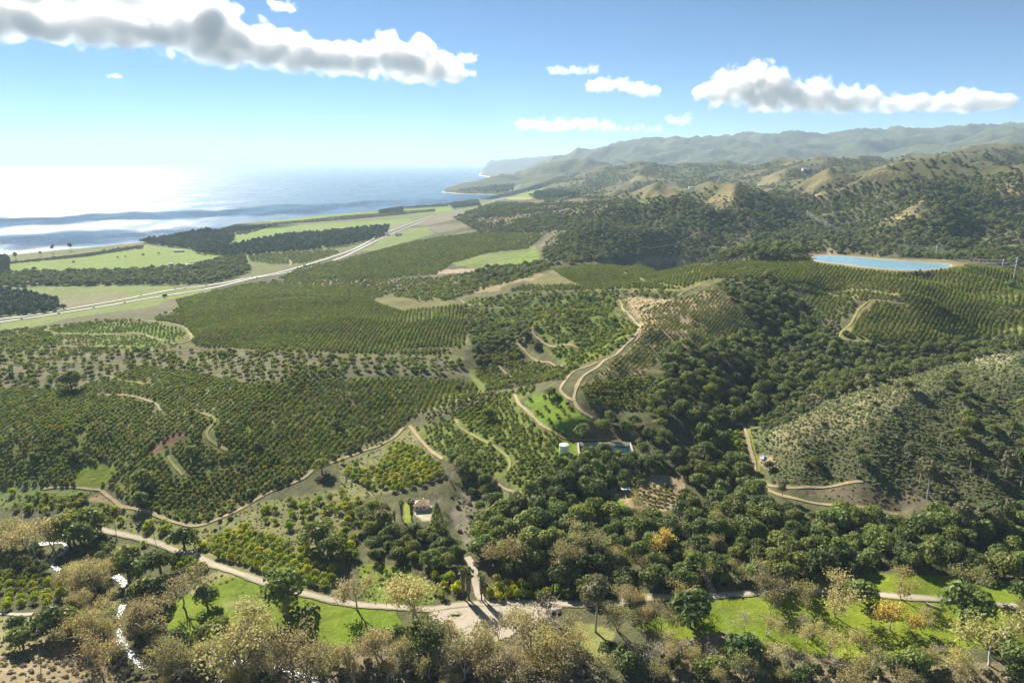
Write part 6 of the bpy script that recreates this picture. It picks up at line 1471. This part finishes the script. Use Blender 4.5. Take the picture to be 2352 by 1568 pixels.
for t_, x, y, cname, line, lab in CL:
    g = at(*P(t_, x, y)[0]); k = np.argmin(((line - g[:2]) ** 2).sum(1)); k = min(max(k, 1), len(line) - 2)
    d = line[k + 1] - line[k - 1]; d /= np.linalg.norm(d); pos2 = line[k] + np.array([d[1], -d[0]]) * (2.2 if line is hw2 else -2.2)
    bo, ca_, wh, wi, L_, van = CARS[cname]
    o = thing('van' if van else 'car', lab, 'van' if van else 'car', (pos2[0], pos2[1], height(*pos2) + .55 + pos2[1] * .00035), math.atan2(d[1], d[0]), 'vehicles on the highway')
    link('body', bo, o); link('cabin', ca_, o)
    if van: link('window', wi, o)
    for sx in (-1, 1):
        for sy in (-.85, .85): link('wheel', wh, o, (sx * L_ * .31, sy, .36))
# oil platforms out at sea
def platform(x, D, s, boom, label):
    t = thing('oil_platform', label, 'oil platform', ((x - 1176) / F * D, D, 0), 0.3, scale=s)
    for a_ in (-28, 28):
        for b_ in (-18, 18): part('leg', [tube([(a_ * 1.25, b_ * 1.25, -10), (a_, b_, 22)], [2.4, 2.0], 8)], M_PLAT, t)
    part('brace', [tube([(-34, -22, 2), (28, -18, 20)], [1, 1], 5), tube([(34, -22, 2), (-28, -18, 20)], [1, 1], 5)], M_PLAT, t)
    part('deck', [box(0, 0, 24, 74, 48, 5), box(0, 0, 36, 70, 44, 4)], M_PLAT, t)
    part('quarters', [box(18, 0, 44, 26, 30, 14)], M_PLAT, t); part('module', [box(-14, 6, 43, 24, 24, 11)], M_PLAT, t)
    part('derrick', [tube([(-8, -6, 38), (-3, 0, 86)], [1, .6], 4), tube([(2, -6, 38), (-3, 0, 86)], [1, .6], 4), tube([(2, 6, 38), (-3, 0, 86)], [1, .6], 4), tube([(-8, 6, 38), (-3, 0, 86)], [1, .6], 4)] + [box(-3, 0, 46 + k * 8, 9 - k * 1.6, 9 - k * 1.6, 1) for k in range(5)], M_PLAT, t)
    part('flare_boom', [tube([(-35, 0, 38), (-78 if boom else -50, 0, 66)], [1.6, .8], 5)], M_PLAT, t)
platform(259, 27500, 1.5, True, 'nearer dark oil platform with a boom on the sea horizon')
platform(310, 43000, 2.0, False, 'fainter oil platform farther out on the sea horizon')
# staked rows: pale plant guards, far too many to pick out
rr = np.random.default_rng(77); V = []; Fc = []; o_ = 0
sp_ = P('B', 2085,660, 2140,640, 2352,630, 2480,640, 2480,664, 2300,672, 2100,688, 1960,704, 1950,690)
wsp = ats(sp_)[:, :2]
for a_ in np.arange(wsp[:, 0].min(), wsp[:, 0].max(), 5.0):
    for b_ in np.arange(wsp[:, 1].min(), wsp[:, 1].max(), 3.0):
        q = (a_ + .15 * (b_ - wsp[0, 1]), b_)
        if inpoly(wsp, np.array([q[0]]), np.array([q[1]]))[0]:
            v, f = box(q[0], q[1], float(height(*q)) + .7, .5, .5, 1.7); V.append(v); Fc += [[i + o_ for i in g] for g in f]; o_ += 8
if V: tag(link('staked_rows', mesh('staked_rows', np.vstack(V), Fc, M_TIN)), 'pale plant guards in close rows on the bare far field', 'plant guards', kind='stuff')
# surf on the far beaches
for q_, w_ in ((P('D', 1016,441.6, 1040,443.6, 1062,445.6, 1100,446.3, 1138,446.6), 45), (P('D', 1180,424.8, 1150,417, 1128,407, 1104,402.6, 1112,396), 90), (P('D', 1018,440.6, 1040,438, 1062,435.6), 45), (P('D', 0,595.5, 60,588.5, 200,575.5), 10)):
    w2 = on_plane(q_, 0.0)
    ribbon('surf', np.column_stack([w2, np.zeros(len(w2))]), w_, M_FOAM, cross=2, var=.4, level=0.5)
# ------------------------------------------------------------------ clouds above the haze
def cloud_mat(name, cores, base, wl, dens, seed, erode=0.55):
    """density falls off from the ellipsoid cores and is eaten away by billowy noise"""
    nt = NT(name)
    pos = nt.n('ShaderNodeNewGeometry').outputs['Position']
    fld = None
    for c, r, fz in cores:
        m = nt.n('ShaderNodeVectorMath', operation='MULTIPLY_ADD', i={0: pos, 1: (1 / r, 1 / r, 1 / (r * fz)), 2: tuple(float(-q / d) for q, d in zip(c, (r, r, r * fz)))}).outputs[0]
        d = nt.n('ShaderNodeVectorMath', operation='LENGTH', i={0: m}).outputs['Value']
        fld = d if fld is None else nt.n('ShaderNodeMath', operation='SMOOTH_MIN', i={0: fld, 1: d, 2: 0.25}).outputs[0]
    fld = nt.math('SUBTRACT', 1.0, fld)
    mp = nt.n('ShaderNodeMapping', i={'Vector': pos, 'Location': (seed * 977.0, 0, 0)}).outputs[0]
    n1 = nt.noise(mp, 1.0 / wl, 6, 0.64)
    vo = nt.n('ShaderNodeTexVoronoi', feature='SMOOTH_F1', i={'Vector': mp, 'Scale': 2.6 / wl, 'Detail': 0.0, 'Smoothness': 0.4}).outputs['Distance']
    nz = nt.math('ADD', nt.mapr(n1, 0.25, 0.75, -0.75, 0.75), nt.mapr(vo, 0.1, 0.75, 0.35, -0.35))
    f = nt.math('ADD', fld, nt.math('MULTIPLY', nz, erode))
    z = nt.n('ShaderNodeSeparateXYZ', i={0: pos}).outputs[2]
    foot = nt.mapr(z, base, base + 0.22 * wl, 0.0, 1.0)
    d = nt.math('MULTIPLY', nt.mapr(f, 0.0, 0.45, 0.0, dens), foot)
    v = nt.n('ShaderNodeVolumePrincipled', i={'Color': (1, 1, 1, 1), 'Density': d, 'Anisotropy': 0.35})
    nt.l(v.outputs[0], nt.out.inputs['Volume'])
    nt.m.cycles.volume_step_rate = 0.24 if len(cores) > 12 else 0.6
    return nt.m
def sky_pt(x, y, D):
    u, f, w = ray(x, y); t = D / f
    return np.array([u * t, D, CAMZ + w * t])
def cloud(cores, base, voxel, wl, dens, seed, label, erode=0.55):
    mat = cloud_mat('cloud_air', cores, base, wl, dens, seed, erode)
    iv, fc = ico(); V = []; Fc = []; o = 0
    for c, r, fz in cores:
        k = 1 + 0.45 * erode
        v = iv * (r * k, r * k, r * fz * k) * 1.03 + c
        v[:, 2] = np.maximum(v[:, 2], base - 2 + 0.004 * (v[:, 0] - c[0]))
        V.append(v); Fc += [[i + o for i in q] for q in fc]; o += len(v)
    ob = link('cloud', mesh('cloud', np.vstack(V), Fc, mat))
    rm = ob.modifiers.new('merge', 'REMESH'); rm.mode = 'VOXEL'; rm.voxel_size = voxel
    return tag(ob, label, 'cloud', 'clouds')
rng = np.random.default_rng(21)
def core(x, y, D, rpx, fz=0.6): return (sky_pt(x, y, D), rpx * D / F, fz)
# bank over the sea, seen from below and behind
BANK = [(-150,30,5000,120,.5), (-40,40,5200,110,.5), (60,45,5300,95,.5), (150,50,5500,95,.5), (240,55,5600,90,.5), (320,75,5800,80,.55), (400,70,6000,85,.6), (470,75,6150,88,.65), (540,95,6350,80,.65), (610,115,6550,70,.6), (680,125,6750,68,.6), (750,135,7000,64,.6), (820,142,7250,62,.6), (885,145,7500,62,.7), (940,145,7700,62,.75), (990,158,7900,55,.7), (1035,172,8050,40,.6), (485,30,6300,55,.8), (895,112,7550,38,.9), (970,118,7800,36,.9), (-110,-40,4300,130,.35), (60,-32,4400,130,.35), (200,-22,4500,120,.35), (330,-8,4700,90,.4)]
cloud([core(*q) for q in BANK], 1075, 60, 460, 0.0165, 1, 'long white cumulus bank reaching over the sea', 0.72)
RANGE = [(1620,215,14000,32,.6), (1665,205,14000,48,.9), (1720,205,14000,56,1.0), (1775,212,14000,56,.95), (1830,225,14000,46,.85), (1885,222,14000,46,.85), (1940,228,14000,42,.8), (1995,230,14000,40,.75), (2050,236,14000,38,.7), (2105,238,14000,36,.7), (2160,240,14000,34,.65), (2215,236,14000,36,.8), (2265,228,14000,34,.8), (2310,232,14000,26,.6)]
cloud([core(*q) for q in RANGE], sky_pt(1900, 264, 14000)[2], 90, 620, 0.0095, 4, 'heaped white cumulus over the hazy mountain range', 0.7)
def small(x0, x1, y0, y1, D, n, label, seed, dens=0.012):
    h = y1 - y0; cs = []
    n = max(3, min(9, n // 2))
    for i in range(n):
        x = x0 + (x1 - x0) * (i + .5) / n; rp = h * rng.uniform(.5, .75)
        cs.append(core(x, y0 + h * rng.uniform(.45, .65), D, rp, .7))
    cloud(cs, sky_pt((x0 + x1) / 2, y1 + 2, D)[2], max(18, h * D / F / 9), h * D / F * 1.0, dens * .5, seed, label, 0.9)
small(1262, 1368, 150, 172, 14000, 14, 'thin flat cloud alone high in the sky middle', 5, .006)
small(1360, 1440, 180, 212, 14000, 14, 'small white cloud, left one of the middle pair', 6, .009)
small(1452, 1508, 192, 225, 14000, 10, 'small white cloud, right one of the middle pair', 7, .008)
small(1190, 1400, 272, 304, 20000, 26, 'low white cloud bar over the far headland', 8, .006)
small(1400, 1520, 284, 306, 20000, 14, 'faint low cloud joining the bar over the headland', 9, .004)
small(1540, 1580, 262, 290, 20000, 8, 'faint round cloud above the mountain range end', 10, .004)
small(630, 665, 0, 30, 8000, 8, 'tiny cloud wisp at the top edge of the sky', 11, .012)
small(246, 275, 168, 180, 8000, 6, 'tiny cloud puff below the long bank', 12, .012)
small(1030, 1085, 122, 148, 8200, 10, 'small puff just off the tip of the long bank, upper one', 13, .014)
small(1050, 1090, 158, 178, 8200, 8, 'small puff just off the tip of the long bank, lower one', 14, .014)
cy.volume_max_steps = 512

# ------------------------------------------------------------------ haze: one box of thin air round camera and land
HT_ = 1040
nt = NT('thin_haze')
v = nt.n('ShaderNodeVolumePrincipled', i={'Color': (0.60, 0.80, 1.0, 1), 'Density': 3.9e-5, 'Anisotropy': 0.1})
nt.l(v.outputs[0], nt.out.inputs['Volume'])
hx, hy0, hy1 = 110000, -3000, 92000
hv = [(-hx - 50000, hy0, -8), (hx, hy0, -8), (hx, hy1, -8), (-hx - 50000, hy1, -8), (-hx - 50000, hy0, HT_), (hx, hy0, HT_), (hx, hy1, HT_), (-hx - 50000, hy1, HT_)]
tag(link('haze', mesh('haze', hv, [[3, 2, 1, 0], [4, 5, 6, 7], [0, 1, 5, 4], [1, 2, 6, 5], [2, 3, 7, 6], [3, 0, 4, 7]], nt.m)), kind='stuff')
print('ZMAX', float(Z.max()))
